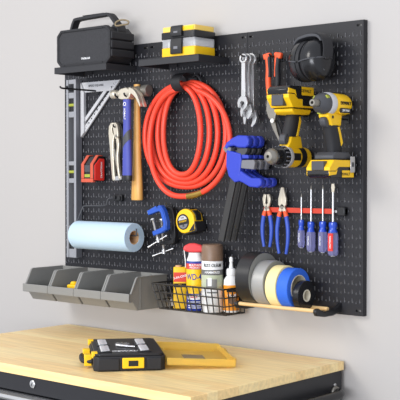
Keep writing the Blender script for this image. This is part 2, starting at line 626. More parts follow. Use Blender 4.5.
organizer(1.8272, 0.056, 'low', 'lower organizer case with yellow tray and clear lid on the centre shelf')
organizer(1.8834, 0.037, 'up', 'upper black organizer case with pale yellow lid stacked on the clear case')


# ------------------------------------------------------------------ hooks
HG = 'black peg hooks on the pegboard'


def hook(x, z, L, lab, up=0.012, r=0.0026, group=None, double=0.0):
    t = thing('peg_hook', lab, 'hook', (x, YB, z), 0, group)
    MB().box(-0.008 - double, 0.008 + double, -0.003, 0, -0.012, 0.012).build('back_plate', 'black', t, bevel=0.001)
    for dx in ((-double, double) if double else (0,)):
        MB().tube(smooth_path([(dx, -0.002, 0), (dx, -L * 0.5, 0), (dx, -L + 0.012, 0), (dx, -L, up * 0.35), (dx, -L - 0.003, up)]), r, 8).build('prong', 'black', t)
    return t


hook(0.163, 1.755, 0.164, 'long black peg hook passing through the speed square opening', r=0.003, up=0.006)
lh = hook(0.070, 1.762, 0.052, 'short black peg hook in the top slot of the grey level', r=0.004)

# ------------------------------------------------------------------ spirit level
lv = thing('spirit_level', 'long grey aluminium spirit level hanging upright at the left board edge', 'level', (0.0415, YB - 0.003, 1.188))
LW, LH = 0.048, 0.609
y0, y1 = -0.029, 0.0
wins = [(0.565, 0.594), (0.500, 0.545), (0.330, 0.480), (0.272, 0.316), (0.110, 0.256), (0.030, 0.096)]
mb = MB()
mb.box(0, 0.0100, y0, y1, 0, LH)
mb.box(LW - 0.0100, LW, y0, y1, 0, LH)
zs = [LH] + [z for w in wins for z in (w[1], w[0])] + [0]
for i in range(0, len(zs), 2):
    mb.box(0.0100, LW - 0.0100, y0 + 0.002, y1 - 0.004, zs[i + 1], zs[i])
mb.build('frame', 'level_grey', lv, bevel=0.0012)
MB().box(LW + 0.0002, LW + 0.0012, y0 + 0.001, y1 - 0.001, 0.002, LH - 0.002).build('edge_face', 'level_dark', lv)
for z0, z1 in ((0.500, 0.545), (0.272, 0.316), (0.030, 0.096)):
    hsg = MB().box(0.0102, LW - 0.0102, y0 + 0.006, y1 - 0.006, z0 + 0.0002, z1 - 0.0002).build('vial_housing', 'black', lv)
    zc = (z0 + z1) / 2
    MB().tube([(0.011, y0 + 0.006, zc), (LW - 0.011, y0 + 0.006, zc)], 0.0052, 14).build('vial', 'vial', hsg)

# ------------------------------------------------------------------ speed square
sq = thing('speed_square', 'triangular aluminium speed square hanging beside the grey level', 'square', (0.095, YB - 0.003, 1.600))
A = (0.0, 0.0)
Tp = (0.0, 0.186)
B = (0.184, 0.186)
ya, yb_ = -0.0055, 0.0
mb = MB()
# bars of the triangle: left fence, top arm, slanted ruler arm with a slot beside it
mb.prism([(0, 0.0), (0.016, 0.0162), (0.016, 0.152), (0, 0.186)], 'y', ya - 0.006, yb_)
mb.prism([(0.016, 0.152), (0.1505, 0.152), (0.1845, 0.186), (0.0, 0.186)], 'y', ya, yb_)
mb.prism([(0.016, 0.0162), (0.1505, 0.152), (0.137, 0.152), (0.016, 0.040)], 'y', ya, yb_)
mb.prism([(0.016, 0.052), (0.122, 0.152), (0.106, 0.152), (0.016, 0.067)], 'y', ya, yb_)
mb.build('blade', 'alu', sq)
for i in range(9):
    f = 0.20 + 0.075 * i
    MB().lathe([(0, 0), (0.0028, 0), (0.0028, 0.0004), (0, 0.0004)], T(0.1845 * f - 0.002, ya - 0.0001, 0.186 * f + 0.0155 * (0.6 + f * 0.5)) @ rot(90, 'X'), 10).build('notch_hole', 'print_black', sq)
for i in range(26):
    f = 0.06 + 0.9 * i / 26
    L = 0.010 if i % 4 == 0 else 0.006
    MB().box(-0.0004, 0.0004, ya - 0.0003, ya + 0.0002, -L, -0.001, T(0.1845 * f - 0.004, 0, 0.186 * f + 0.004) @ rot(-45, 'Y') @ rot(180, 'Y')).build('scale_mark', 'print_black', sq)
text('SPEED SQUARE', 0.010, T(0.070, ya - 0.0002, 0.173) @ FRONT, 'print_black', sq, wide=1.1)

# ------------------------------------------------------------------ hammers
hk = hook(0.355, 1.722, 0.082, 'black two prong hook carrying the two hammers', double=0.021, r=0.003)

ch = thing('claw_hammer', 'blue handled claw hammer with steel head hung in front of the wooden hammer', 'hammer', (0.367, -0.082, 1.452))
# handle
rings = []
for z, wx, wy in ((0.0, 0.0165, 0.011), (0.006, 0.0185, 0.0125), (0.06, 0.018, 0.012), (0.13, 0.0155, 0.0115), (0.19, 0.0145, 0.011), (0.245, 0.015, 0.0115), (0.262, 0.015, 0.0115)):
    rings.append([(wx * math.cos(a) + 0.0, wy * math.sin(a), z) for a in [2 * PI * i / 20 for i in range(20)]])
gp = MB().loft(rings).build('grip', 'hammer_blue', ch)
text('KOBALT', 0.0095, T(0.0, -0.0122, 0.215) @ rot(90, 'Y') @ FRONT, 'print_white', gp, depth=0.0008)
MB().ringprism(circ(0, 0.247, 0.0065, 14), circ(0, 0.247, 0.0045, 14), 'y', -0.0124, -0.0112).build('emblem', 'print_white', gp)
rings = []
for z, dz, wx, wy in ((0.118, 0, 0.0162, 0.0122), (0.150, 0, 0.0158, 0.0119)):
    rings.append([(wx * math.cos(a), wy * math.sin(a), z + 0.016 * math.cos(a)) for a in [2 * PI * i / 20 for i in range(20)]])
MB().loft(rings).build('grip_band', 'dark_grey', gp)
rings = []
for z, wx, wy in ((-0.001, 0.017, 0.0115), (0.004, 0.0192, 0.013), (0.018, 0.0189, 0.0128)):
    rings.append([(wx * math.cos(a), wy * math.sin(a), z) for a in [2 * PI * i / 20 for i in range(20)]])
MB().loft(rings).build('butt_cap', 'black', gp)
MB().box(-0.0135, 0.0135, -0.010, 0.010, 0.262, 0.277).build('neck', 'dark_steel', ch, bevel=0.003)
hm = MB()
hm.lathe([(0, 0.0), (0.0135, 0.0), (0.0148, 0.002), (0.0148, 0.018), (0.011, 0.022), (0.0105, 0.034), (0.0145, 0.042)], T(-0.068, 0, 0.281) @ rot(90, 'Y'), 22)
hm.prism([(-0.028, 0.266), (-0.015, 0.262), (0.015, 0.262), (0.023, 0.268), (0.030, 0.286), (0.006, 0.300), (-0.018, 0.296), (-0.028, 0.290)], 'y', -0.0135, 0.0135)
hm.build('head', 'nickel', ch, bevel=0.002)
for s in (-1, 1):
    cl = smooth_path([(0.018, 0, 0.290), (0.034, 0, 0.286), (0.050, 0, 0.273), (0.063, 0, 0.254), (0.072, 0, 0.236)], 5)
    rings = []
    m_ = len(cl)
    for i, p in enumerate(cl):
        a, b = cl[max(i - 1, 0)], cl[min(i + 1, m_ - 1)]
        tn = (b - a).normalized()
        nn = Vector((-tn.z, 0, tn.x))
        f = i / (m_ - 1)
        th = 0.010 * (1 - f) + 0.0018 * f
        ya_, yc = s * (0.0008 + 0.002 * f), s * (0.0135 + 0.002 * f)
        rings.append([p + nn * th + Vector((0, ya_, 0)), p + nn * th + Vector((0, yc, 0)), p - nn * th + Vector((0, yc, 0)), p - nn * th + Vector((0, ya_, 0))])
    MB().loft(rings).build('claw', 'nickel', ch, bevel=0.001)

wh = thing('hammer', 'wooden handled hammer with round steel head hung behind the blue hammer', 'hammer', (0.377, -0.047, 1.390))
rings = []
for z, wx, wy in ((0.0, 0.021, 0.014), (0.004, 0.0225, 0.0155), (0.05, 0.021, 0.014), (0.12, 0.0165, 0.0125), (0.2, 0.0135, 0.011), (0.29, 0.0115, 0.0095), (0.335, 0.0115, 0.0095), (0.374, 0.0115, 0.0095)):
    rings.append([(wx * math.cos(a), wy * math.sin(a), z) for a in [2 * PI * i / 20 for i in range(20)]])
MB().loft(rings).build('handle', 'handle_wood', wh)
hm = MB()
hm.lathe([(0, 0), (0.0170, 0), (0.0190, 0.002), (0.0190, 0.022), (0.0150, 0.027), (0.0135, 0.036), (0.0175, 0.044), (0.0175, 0.072), (0.011, 0.08), (0.0105, 0.086), (0.014, 0.094), (0.012, 0.106), (0.006, 0.112), (0, 0.113)], T(0.054, 0, 0.352) @ rot(-90, 'Y'), 24)
hm.build('head', 'dark_steel', wh)

# ------------------------------------------------------------------ locking pliers
hook(0.272, 1.628, 0.030, 'short black peg hook carrying the locking pliers', up=0.010)
lp = thing('locking_pliers', 'nickel locking pliers hanging left of the blue hammer', 'pliers', (0.268, YB - 0.010, 1.452))
mb = MB().prism([(-0.030, 0.165), (-0.028, 0.185), (-0.016, 0.193), (-0.008, 0.190), (-0.009, 0.178), (-0.013, 0.166), (-0.008, 0.158), (-0.001, 0.172), (-0.004, 0.152), (-0.010, 0.13), (-0.010, 0.10), (-0.007, 0.03), (-0.003, 0.006), (0.004, 0.0), (0.006, 0.008), (-0.017, 0.05), (-0.022, 0.10), (-0.027, 0.14)], 'y', -0.010, 0.0)
mb = MB().prism([(-0.031, 0.158), (-0.029, 0.180), (-0.020, 0.192), (-0.008, 0.193), (-0.009, 0.183), (-0.015, 0.172), (-0.012, 0.160), (-0.004, 0.150), (-0.008, 0.128), (-0.008, 0.085), (-0.004, 0.03), (-0.001, 0.004), (-0.008, -0.001), (-0.014, 0.006), (-0.020, 0.06), (-0.026, 0.12)], 'y', -0.011, 0.0)
mb.build('fixed_handle', 'nickel', lp, bevel=0.0018)
MB().prism([(-0.006, 0.192), (0.006, 0.193), (0.014, 0.183), (0.018, 0.160), (0.018, 0.146), (0.010, 0.136), (0.002, 0.140), (-0.003, 0.158), (-0.006, 0.172)], 'y', -0.014, -0.001).build('moving_jaw', 'nickel', lp, bevel=0.0018)
MB().prism([(0.006, 0.137), (0.017, 0.143), (0.021, 0.12), (0.016, 0.085), (0.018, 0.05), (0.025, 0.008), (0.019, 0.004), (0.010, 0.04), (0.007, 0.08), (0.010, 0.115)], 'y', -0.013, -0.002).build('lever_handle', 'nickel', lp, bevel=0.0018)
MB().prism([(-0.010, 0.108), (-0.002, 0.106), (0.009, 0.055), (0.004, 0.048), (-0.008, 0.08)], 'y', -0.009, -0.003).build('toggle_link', 'dark_steel', lp, bevel=0.001)
MB().prism([(-0.012, 0.001), (0.010, 0.001), (0.028, 0.004), (0.028, 0.016), (0.016, 0.018), (-0.004, 0.014)], 'y', -0.0095, -0.003).build('adjusting_screw', 'steel', lp, bevel=0.001)
MB().lathe([(0, 0), (0.0045, 0), (0.0045, 0.002), (0, 0.003)], T(0.010, -0.014, 0.148) @ rot(90, 'X'), 14).build('rivet', 'dark_steel', lp)
MB().prism([(0.010, 0.194), (0.020, 0.188), (0.030, 0.165), (0.032, 0.12), (0.026, 0.09), (0.024, 0.13), (0.020, 0.165), (0.010, 0.185)], 'y', -0.004, 0.004).build('black_lever', 'black', lp, bevel=0.001)

# ------------------------------------------------------------------ red/black laser level
ll = thing('laser_level', 'small red and black boxy tool with orange edges hung right of the level', 'laser level', (0.166, YB - 0.001, 1.450))
lprof = [(-0.054, 0.0), (-0.054, 0.056), (-0.030, 0.084), (-0.002, 0.084), (0.0, 0.080), (0.0, 0.0)]
MB().prism(lprof, 'x', -0.020, 0.037).build('body', 'gloss_black', ll, bevel=0.003)
for x0 in (-0.0215, 0.0225):
    MB().prism([(-0.0575, 0.010), (-0.0575, 0.058), (-0.032, 0.088), (-0.012, 0.088), (-0.012, 0.0842), (-0.0305, 0.0842), (-0.0542, 0.0562), (-0.0542, 0.010)], 'x', x0, x0 + 0.0135).build('edge_guard', 'guard', ll, bevel=0.0012)
MB().box(-0.0215, 0.0360, -0.0575, -0.045, -0.003, 0.0095).build('base_guard', 'guard', ll, bevel=0.0012)
MB().box(-0.007, 0.019, -0.0552, -0.0536, 0.014, 0.024).build('model_label', 'vial', ll)
MB().box(-0.007, 0.019, -0.0552, -0.0536, 0.032, 0.054).build('laser_window', 'dark_grey', ll)
sdp = MB().prism([(-0.052, 0.004), (-0.052, 0.054), (-0.030, 0.076), (-0.010, 0.076), (-0.008, 0.072), (-0.008, 0.006), (-0.012, 0.002)], 'x', 0.0372, 0.0405).build('side_panel', 'red', ll, bevel=0.001)
text('CRAFTSMAN', 0.0095, T(0.0407, -0.022, 0.038) @ SIDE @ rot(90, 'Z'), 'print_white', sdp)

# ------------------------------------------------------------------ paper towel roll and holder
th_ = thing('towel_holder', 'black wire towel holder bracket above the blue paper roll', 'towel holder', (0.272, YB, 1.395))
MB().box(-0.022, 0.018, -0.012, 0.0, -0.010, 0.011).build('bracket', 'black', th_, bevel=0.002)
MB().lathe([(0, 0), (0.007, 0), (0.007, 0.006), (0, 0.007)], T(0.010, -0.012, 0.0) @ rot(90, 'X'), 12).build('knob', 'black', th_)
MB().lathe([(0, 0), (0.006, 0), (0.006, 0.006), (0, 0.007)], T(-0.012, -0.012, 0.002) @ rot(90, 'X'), 12).build('knob', 'black', th_)
MB().tube(smooth_path([(-0.014, -0.010, 0.0), (-0.034, -0.022, -0.003), (-0.038, -0.028, -0.022), (-0.046, -0.036, -0.026), (-0.098, -0.066, -0.027), (-0.106, -0.072, -0.035), (-0.128, -0.078, -0.085), (-0.132, -0.078, -0.110), (-0.120, -0.078, -0.117), (0.05, -0.078, -0.117), (0.146, -0.078, -0.117), (0.151, -0.078, -0.112), (0.151, -0.078, -0.094)], 5), 0.0022, 8).build('wire_arm', 'dark_grey', th_)
pr_ = thing('paper_towel_roll', 'light blue paper towel roll lying across the lower left board', 'paper towel roll', (0.150, -0.098, 1.272))
MB().lathe([(0.0225, 0), (0.045, 0.0), (0.0465, 0.002), (0.0465, 0.262), (0.045, 0.264), (0.0225, 0.264)], rot(90, 'Y'), 48, closed=True).build('paper', 'paper_blue', pr_)
MB().lathe([(0.0195, 0.0015), (0.0224, 0.0015), (0.0224, 0.2625), (0.0195, 0.2625)], rot(90, 'Y'), 32, closed=True).build('core', 'card', pr_)


# ------------------------------------------------------------------ bins
BG_ = 'grey hanging bins in a row under the left panel'
bw = 0.1262


def bin_(i, lab):
    t = thing('storage_bin', lab, 'storage bin', (-0.018 + i * 0.1266, YB - 0.0005, 1.050), 0, BG_)
    prof = [(0, 0.105), (-0.136, 0.105), (-0.142, 0.101), (-0.166, 0.053), (-0.172, 0.051), (-0.172, 0.030), (-0.156, 0.028), (-0.135, 0.0), (0, 0)]
    mb = MB()
    mb.prism(prof, 'x', 0.0045, 0.0075)
    mb.prism(prof, 'x', bw - 0.0075, bw - 0.0045)
    mb.box(0.0075, bw - 0.0075, -0.135, 0, 0, 0.003)
    mb.box(0.0075, bw - 0.0075, -0.003, 0, 0.003, 0.105)
    mb.prism([(-0.135, 0.0), (-0.156, 0.028), (-0.156, 0.032), (-0.133, 0.003)], 'x', 0.0075, bw - 0.0075)
    mb.build('shell', 'grey', t, bevel=0.0006)
    MB().box(0.0006, bw - 0.0006, -0.1775, -0.1725, 0.029, 0.055).build('front_lip', 'grey', t, bevel=0.0015)
    MB().box(0.003, bw - 0.003, -0.1725, -0.154, 0.028, 0.0305).build('lip_floor', 'grey', t)
    for x0 in (0.0008, bw - 0.0068):
        MB().prism([(0, 0.1052), (-0.136, 0.1052), (-0.1425, 0.1012), (-0.1665, 0.0542), (-0.164, 0.0522), (-0.139, 0.0982), (-0.134, 0.1022), (0, 0.1022)], 'x', x0, x0 + 0.006).build('rim', 'grey', t)
    MB().box(bw * 0.4, bw * 0.44, -0.006, -0.003, 0.004, 0.100).build('back_rib', 'grey', t)
    MB().box(bw - 0.0045, bw - 0.003, -0.124, -0.119, 0.002, 0.100).build('side_rib', 'grey', t) if i == 3 else None
    return t


for i, lab in enumerate(('leftmost grey open storage bin hanging at the lower left board corner',
                         'second grey storage bin from the left, holding yellow fittings',
                         'third grey storage bin from the left, looking empty',
                         'rightmost grey storage bin next to the black wire basket')):
    bin_(i, lab)
yf = thing('plastic_fitting', 'bright yellow plastic fitting lying in the second grey bin', 'fitting', (0.186, YB - 0.116, 1.0535))
MB().prism(rrect(-0.034, 0.034, -0.014, 0.014, 0.006), 'z', 0, 0.056, rot(8, 'Z')).build('body', 'yellow', yf, bevel=0.004)
MB().tube(smooth_path([(0.010, 0.0, 0.056), (0.018, 0.002, 0.064), (0.026, 0.004, 0.068), (0.032, 0.006, 0.084)]), [0.007] * 7 + [0.0045] * 12, 10).build('stem', 'yellow', yf)
MB().lathe([(0, 0), (0.011, 0), (0.013, 0.004), (0.009, 0.010), (0, 0.011)], T(-0.012, -0.002, 0.056), 14).build('cap', 'yellow', yf)
ye = thing('plastic_fitting', 'small yellow fitting at the bottom of the rightmost grey bin', 'fitting', (0.385, YB - 0.112, 1.0535))
MB().lathe([(0, 0), (0.010, 0), (0.008, 0.034), (0.004, 0.040), (0, 0.041)], T(0, 0.0, 0), 12).build('cap', 'yellow', ye)
MB().lathe([(0, 0), (0.010, 0), (0.008, 0.030), (0.004, 0.036), (0, 0.037)], T(0.0205, 0.006, 0), 12).build('cap', 'yellow', ye)

# ------------------------------------------------------------------ C clamps
hook(0.500, 1.366, 0.062, 'black peg hook carrying the two C clamps', up=0.012, r=0.003)


def c_clamp(t, W, H, th, dep, frame, sx, sz0, bar):
    """C opens to -x; origin at the inside middle of the back"""
    po = [(-W, H / 2 + th)] + [(-0.2 * W, H / 2 + th * 1.25)] + [(th * 0.6, H / 2 + th * 0.9), (th * 1.1, H / 2 * 0.7), (th * 1.15, 0), (th * 1.1, -H / 2 * 0.7), (th * 0.6, -H / 2 - th * 0.9), (-0.2 * W, -H / 2 - th * 1.1), (-W, -H / 2 - th)]
    pi_ = [(-W, H / 2), (-0.3 * W, H / 2 - 0.001), (-0.08 * W, H / 2 * 0.92), (0, H / 2 * 0.65), (0, 0), (0, -H / 2 * 0.65), (-0.08 * W, -H / 2 * 0.92), (-0.3 * W, -H / 2), (-W, -H / 2)]
    mb = MB()
    ra = [[(o[0], -dep / 2, o[1]), (o[0], dep / 2, o[1]), (i[0], dep / 2, i[1]), (i[0], -dep / 2, i[1])] for o, i in zip(po, pi_)]
    mb.loft(ra)
    mb.build('frame', frame, t, bevel=0.002)
    ri = [[(o[0] * 0.86 + i[0] * 0.14, -dep / 2 - 0.002, o[1] * 0.86 + i[1] * 0.14), (o[0] * 0.86 + i[0] * 0.14, -dep / 2 + 0.0005, o[1] * 0.86 + i[1] * 0.14), (o[0] * 0.62 + i[0] * 0.38, -dep / 2 + 0.0005, o[1] * 0.62 + i[1] * 0.38), (o[0] * 0.62 + i[0] * 0.38, -dep / 2 - 0.002, o[1] * 0.62 + i[1] * 0.38)] for o, i in zip(po[1:-1], pi_[1:-1])]
    MB().loft(ri).build('frame_rib', frame, t)
    x = -W + 0.009
    MB().lathe([(0, 0), (0.009, 0), (0.009, 0.004), (0.005, 0.006), (0, 0.006)], T(x, 0, sz0), 16).build('swivel_pad', 'steel', t)
    zb = -H / 2 - th - bar
    prof = [(0.0, zb)]
    z = zb
    prof = [(0, zb), (0.0045, zb)]
    zz = zb + 0.014
    k = 0
    while zz < sz0 - 0.001:
        prof.append((0.0045 if k % 2 else 0.0038, zz))
        zz += 0.0016
        k += 1
    prof.append((0.0038, sz0))
    prof.append((0, sz0))
    MB().lathe(prof, T(x, 0, 0), 14).build('screw', 'steel', t)
    MB().lathe([(0, -0.007), (0.0065, -0.007), (0.007, 0.006), (0, 0.008)], T(x, 0, zb + 0.004), 14).build('screw_head', 'steel', t)
    bm_ = MB().tube([(-0.036, 0, 0), (0.030, 0, 0)], 0.0025, 10)
    for xx in (-0.036, 0.030):
        bm_.lathe([(0, -0.004), (0.0036, -0.003), (0.0036, 0.003), (0, 0.004)], T(xx, 0, 0) @ rot(90, 'Y'), 10)
    b = bm_.build('tommy_bar', 'steel', t)
    b.location = (x, 0, zb + 0.003)
    b.rotation_euler = (0, math.radians(-16), math.radians(28))


cb1 = thing('c_clamp', 'blue C clamp with steel screw hung in front of the black one', 'clamp', (0.519, -0.074, 1.336))
c_clamp(cb1, 0.054, 0.054, 0.0145, 0.018, 'cclamp_blue', 0, 0.008, 0.022)
cb1.rotation_euler = (0, math.radians(-19), 0)
cb2 = thing('c_clamp', 'black C clamp hung behind the blue one', 'clamp', (0.531, -0.043, 1.312))
c_clamp(cb2, 0.056, 0.092, 0.012, 0.017, 'black', 0, 0.02, 0.026)
cb2.rotation_euler = (0, math.radians(-5), 0)

# ------------------------------------------------------------------ tape measure
tm = thing('tape_measure', 'yellow and black tape measure clipped right of the C clamps', 'tape measure', (0.606, YB - 0.001, 1.328), 0)
body = circ(0, 0, 0.039, 14, 20, 235) + [(-0.010, -0.036), (0.034, -0.034), (0.038, -0.028)]
MB().prism(body, 'y', -0.050, -0.006).build('case', 'yellow', tm, bevel=0.007, seg=3)
MB().prism([(0.0385, -0.006), (0.0435, -0.008), (0.045, -0.038), (-0.012, -0.041), (-0.020, -0.0375), (-0.010, -0.0365), (0.036, -0.0345), (0.0385, -0.028)], 'y', -0.053, -0.005).build('rubber_bumper', 'black_matte', tm, bevel=0.002)
MB().prism([(0.010, -0.033), (0.034, -0.033), (0.036, -0.012), (0.026, -0.020)], 'y', -0.0515, -0.0495).build('side_bumper', 'black_matte', tm, bevel=0.0008)
dl = MB().lathe([(0, 0), (0.0245, 0), (0.0245, 0.0016), (0, 0.0016)], T(-0.007, -0.0497, 0.000) @ rot(90, 'X'), 32).build('label_disc', 'black', tm)
MB().prism(circ(-0.007, 0.0, 0.0195, 20, 20, 160), 'y', -0.0517, -0.0512).build('label_top', 'alu', dl)
MB().prism(circ(-0.007, -0.002, 0.0190, 20, 200, 340), 'y', -0.0517, -0.0512).build('label_bottom', 'mid_grey', dl)
text('STANLEY', 0.0078, T(-0.007, -0.0516, 0.0015) @ FRONT, 'yellow', dl)
text('25', 0.009, T(-0.007, -0.0519, -0.0125) @ FRONT, 'print_black', dl)
text('TAPE', 0.006, T(-0.007, -0.0519, 0.0125) @ FRONT, 'print_black', dl)
MB().prism([(0.0365, -0.004), (0.0400, -0.004), (0.0400, 0.016), (0.030, 0.030), (0.027, 0.028)], 'y', -0.040, -0.016).build('belt_clip', 'black', tm, bevel=0.001)
MB().prism([(0.000, 0.0375), (0.018, 0.034), (0.020, 0.0375), (0.002, 0.0425)], 'y', -0.040, -0.018).build('lock_button', 'black', tm, bevel=0.001)
tm.rotation_euler = (0, math.radians(-12), 0)

# ------------------------------------------------------------------ red hose coil
hs = thing('air_hose', 'coiled red rubber air hose hanging in the middle of the board', 'hose', (0.590, YB, 1.757))
turns = [  # (left reach, right reach, bottom height, layer y)
    (0.403, 0.746, 1.434, -0.014),  (0.439, 0.719, 1.446, -0.020),  (0.471, 0.691, 1.460, -0.026),  (0.502, 0.666, 1.473, -0.032),  (0.453, 0.784, 1.405, -0.046),  ]
HX, HZ = 0.590, 1.757
N = 60
pts = []
for k in range(len(turns)):
    for i in range(N):
        s = i / N
        f = s * s * (3 - 2 * s)
        a, b = turns[k], turns[min(k + 1, len(turns) - 1)]
        y = a[3] * (1 - f) + b[3] * f
        ang = 2 * PI * s
        zz = (1 - math.cos(ang)) / 2
        sn_ = math.sin(ang)
        reach = (a[0] - HX) if s < 0.5 else (a[1] - HX)
        xx = abs(sn_) ** 0.88 * abs(reach) * (-1 if s < 0.5 else 1)
        lean = 0.008 * zz
        top = HZ + 0.002 - 0.0055 * k
        bot = a[2]
        zt = top * (1 - zz) + bot * zz
        pts.append(Vector((xx + lean * math.cos(ang / 2) ** 2 - 0.004, y, zt - HZ)))
pts = pts[1:-2]
MB().tube(pts, 0.0087, 12).build('hose', 'hose', hs)
j0 = (len(turns) - 1) * N + int(0.515 * N)
MB().tube(pts[j0:j0 + 4], [0.0094, 0.0104, 0.0100, 0.0092], 12).build('fitting', 'brass', hs)
hst = thing('hook_strap', 'black hook and strap wrapped round the top of the red hose', 'strap', (0.592, YB, 1.757))
sp_ = []
for i in range(24):
    a = 2 * PI * i / 24
    sp_.append((-0.040 * math.cos(a) - 0.036, 0.030 * math.sin(a) + 0.000))
ri = []
MB().box(-0.012, 0.022, -0.006, 0.0, -0.012, 0.022).build('back_plate', 'black', hst, bevel=0.001)
out = [(y * 1.0, z) for y, z in sp_]
inn = [(-0.036 + (y + 0.036) * 0.94, z * 0.92) for y, z in sp_]
MB().ringprism(out, inn, 'x', -0.024, 0.014).build('strap', 'black_matte', hst, bevel=0.0006)
MB().tube(smooth_path([(0.014, -0.010, 0.018), (0.030, -0.018, 0.024), (0.046, -0.020, 0.014), (0.056, -0.018, -0.004)]), 0.004, 8).build('strap_tail', 'black_matte', hst)

# ------------------------------------------------------------------ combination wrenches
hook(0.850, 1.818, 0.078, 'long black peg hook carrying the combination wrenches', up=0.008)
WG = 'combination wrenches hanging on one hook'


def wrench(x, y, ztop, L, s, lab):
    t = thing('combination_wrench', lab, 'wrench', (x, y, ztop), 0, WG)
    mb = MB()
    o = circ(0, 0, 0.0125 * s, 20)
    mb.ringprism(o, circ(0, 0, 0.0072 * s, 20), 'y', -0.0045, 0.0045)
    w0 = 0.0062 * s
    mb.prism([(-w0, -0.010 * s), (w0, -0.010 * s), (w0 * 1.15, -L + 0.03 * s), (-w0 * 1.15, -L + 0.03 * s)], 'y', -0.003, 0.003)
    head = [(-0.008 * s, 0.012 * s), (0.008 * s, 0.012 * s), (0.0165 * s, 0.0), (0.0165 * s, -0.012 * s), (0.011 * s, -0.022 * s), (0.0065 * s, -0.021 * s), (0.0085 * s, -0.008 * s), (0.004 * s, -0.002 * s), (-0.004 * s, -0.002 * s), (-0.0085 * s, -0.008 * s), (-0.0075 * s, -0.021 * s), (-0.012 * s, -0.020 * s), (-0.0165 * s, -0.010 * s), (-0.0165 * s, 0.0)]
    mb.prism(head, 'y', -0.0048, 0.0048, T(0, 0, -L + 0.022 * s) @ rot(15, 'Y'))
    mb.build('shank', 'steel', t, bevel=0.001)
    MB().box(-w0 * 0.45, w0 * 0.45, -0.0034, -0.0029, -L * 0.62, -L * 0.22).build('size_stamp', 'alu', t)
    return t


wrench(0.8455, -0.080, 1.8120, 0.148, 1.12, 'smallest combination wrench, nearest on the hook of wrenches')
wrench(0.8480, -0.066, 1.8110, 0.174, 1.30, 'middle combination wrench between the two others on the hook')
wrench(0.8505, -0.051, 1.8105, 0.196, 1.50, 'longest combination wrench with the largest open end, nearest the board')

# ------------------------------------------------------------------ snips
hook(0.935, 1.813, 0.052, 'black peg hook carrying the orange handled snips', up=0.006)
sn = thing('tin_snips', 'orange and black handled snips hanging behind the upside down drill', 'snips', (0.930, YB - 0.030, 1.640))
for s, mname in ((-1, 'left'), (1, 'right')):
    hp = smooth_path([(s * 0.006, 0, 0.030), (s * 0.013, 0, 0.065), (s * 0.017, 0, 0.105), (s * 0.016, 0, 0.140), (s * 0.021, 0, 0.178)], 4)
    MB().tube(hp, [0.0065 + 0.002 * math.sin(i / len(hp) * PI) for i in range(len(hp))], 12).build('handle', 'orange' if s < 0 else 'black_matte', sn)
    MB().tube([(s * 0.0165 - 0.0045 * s, -0.001, 0.085 + 0.03), (s * 0.018 - 0.0045 * s, -0.001, 0.176)], 0.0062, 10).build('grip_inlay', 'black_matte' if s < 0 else 'orange', sn)
for s in (-1, 1):
    MB().prism([(s * 0.014, 0.166), (s * 0.030, 0.166), (s * 0.034, 0.182), (s * 0.010, 0.186), (s * 0.006, 0.180)], 'y', -0.007, 0.006).build('handle_tip', 'orange', sn, bevel=0.003)
MB().prism([(-0.016, 0.050), (0.012, 0.046), (0.018, 0.010), (0.014, -0.010), (0.004, -0.016), (-0.010, -0.002), (-0.018, 0.018)], 'y', -0.010, 0.004).build('pivot_plate', 'dark_steel', sn, bevel=0.0015)
MB().lathe([(0, 0), (0.0065, 0), (0.006, 0.003), (0, 0.004)], T(0.006, -0.010, -0.012) @ rot(90, 'X'), 14).build('pivot_bolt', 'white', sn)
MB().prism([(-0.008, -0.010), (0.010, -0.010), (0.020, -0.045), (0.031, -0.072), (0.026, -0.073), (0.006, -0.040)], 'y', -0.006, -0.001).build('blade', 'dark_steel', sn, bevel=0.0008)
MB().prism([(0.000, -0.010), (0.014, -0.008), (0.030, -0.040), (0.035, -0.072), (0.031, -0.072), (0.016, -0.040)], 'y', -0.001, 0.003).build('blade', 'black', sn, bevel=0.0008)

# ------------------------------------------------------------------ ear muffs
hook(1.088, 1.853, 0.040, 'black peg hook carrying the ear muffs', up=0.006, r=0.003)
em = thing('ear_muffs', 'black ear muffs with padded headband hung at the top right', 'ear muffs', (1.088, -0.080, 1.789))


def cup(sx):
    rings = []
    for x, ry, rz in ((0.002, 0.034, 0.043), (0.004, 0.046, 0.055), (0.013, 0.049, 0.058), (0.016, 0.0460, 0.055), (0.018, 0.049, 0.059), (0.036, 0.048, 0.058), (0.050, 0.043, 0.053), (0.058, 0.033, 0.044), (0.062, 0.018, 0.026), (0.063, 0.004, 0.006)):
        rings.append([(sx * x, ry * math.cos(a), rz * math.sin(a)) for a in [2 * PI * i / 32 for i in range(32)]])
    return rings


for sx in (-1, 1):
    r = cup(sx)
    c = MB().loft(r[3:]).build('ear_cup', 'gloss_black', em)
    MB().loft(r[:4]).build('cushion', 'black_matte', c)
    yk = MB().tube(smooth_path([(sx * 0.006, -0.0515, -0.006), (sx * 0.036, -0.0500, -0.002), (sx * 0.056, -0.032, 0.002), (sx * 0.066, 0.0, 0.004), (sx * 0.055, 0.030, 0.002), (sx * 0.040, 0.0465, -0.002)]), 0.0022, 8).build('yoke_wire', 'dark_grey', c)
    MB().box(min(sx * 0.0625, sx * 0.068), max(sx * 0.0625, sx * 0.068), -0.008, 0.008, -0.002, 0.020).build('slider_block', 'black', c, bevel=0.002)
hp = smooth_path([(-0.066, 0, 0.004), (-0.067, 0, 0.028), (-0.058, 0, 0.052), (-0.040, 0, 0.066), (-0.012, 0, 0.071), (0.016, 0, 0.072), (0.044, 0, 0.067), (0.061, 0, 0.053), (0.068, 0, 0.030), (0.066, 0, 0.004)], 5)
ro, rp = [], []
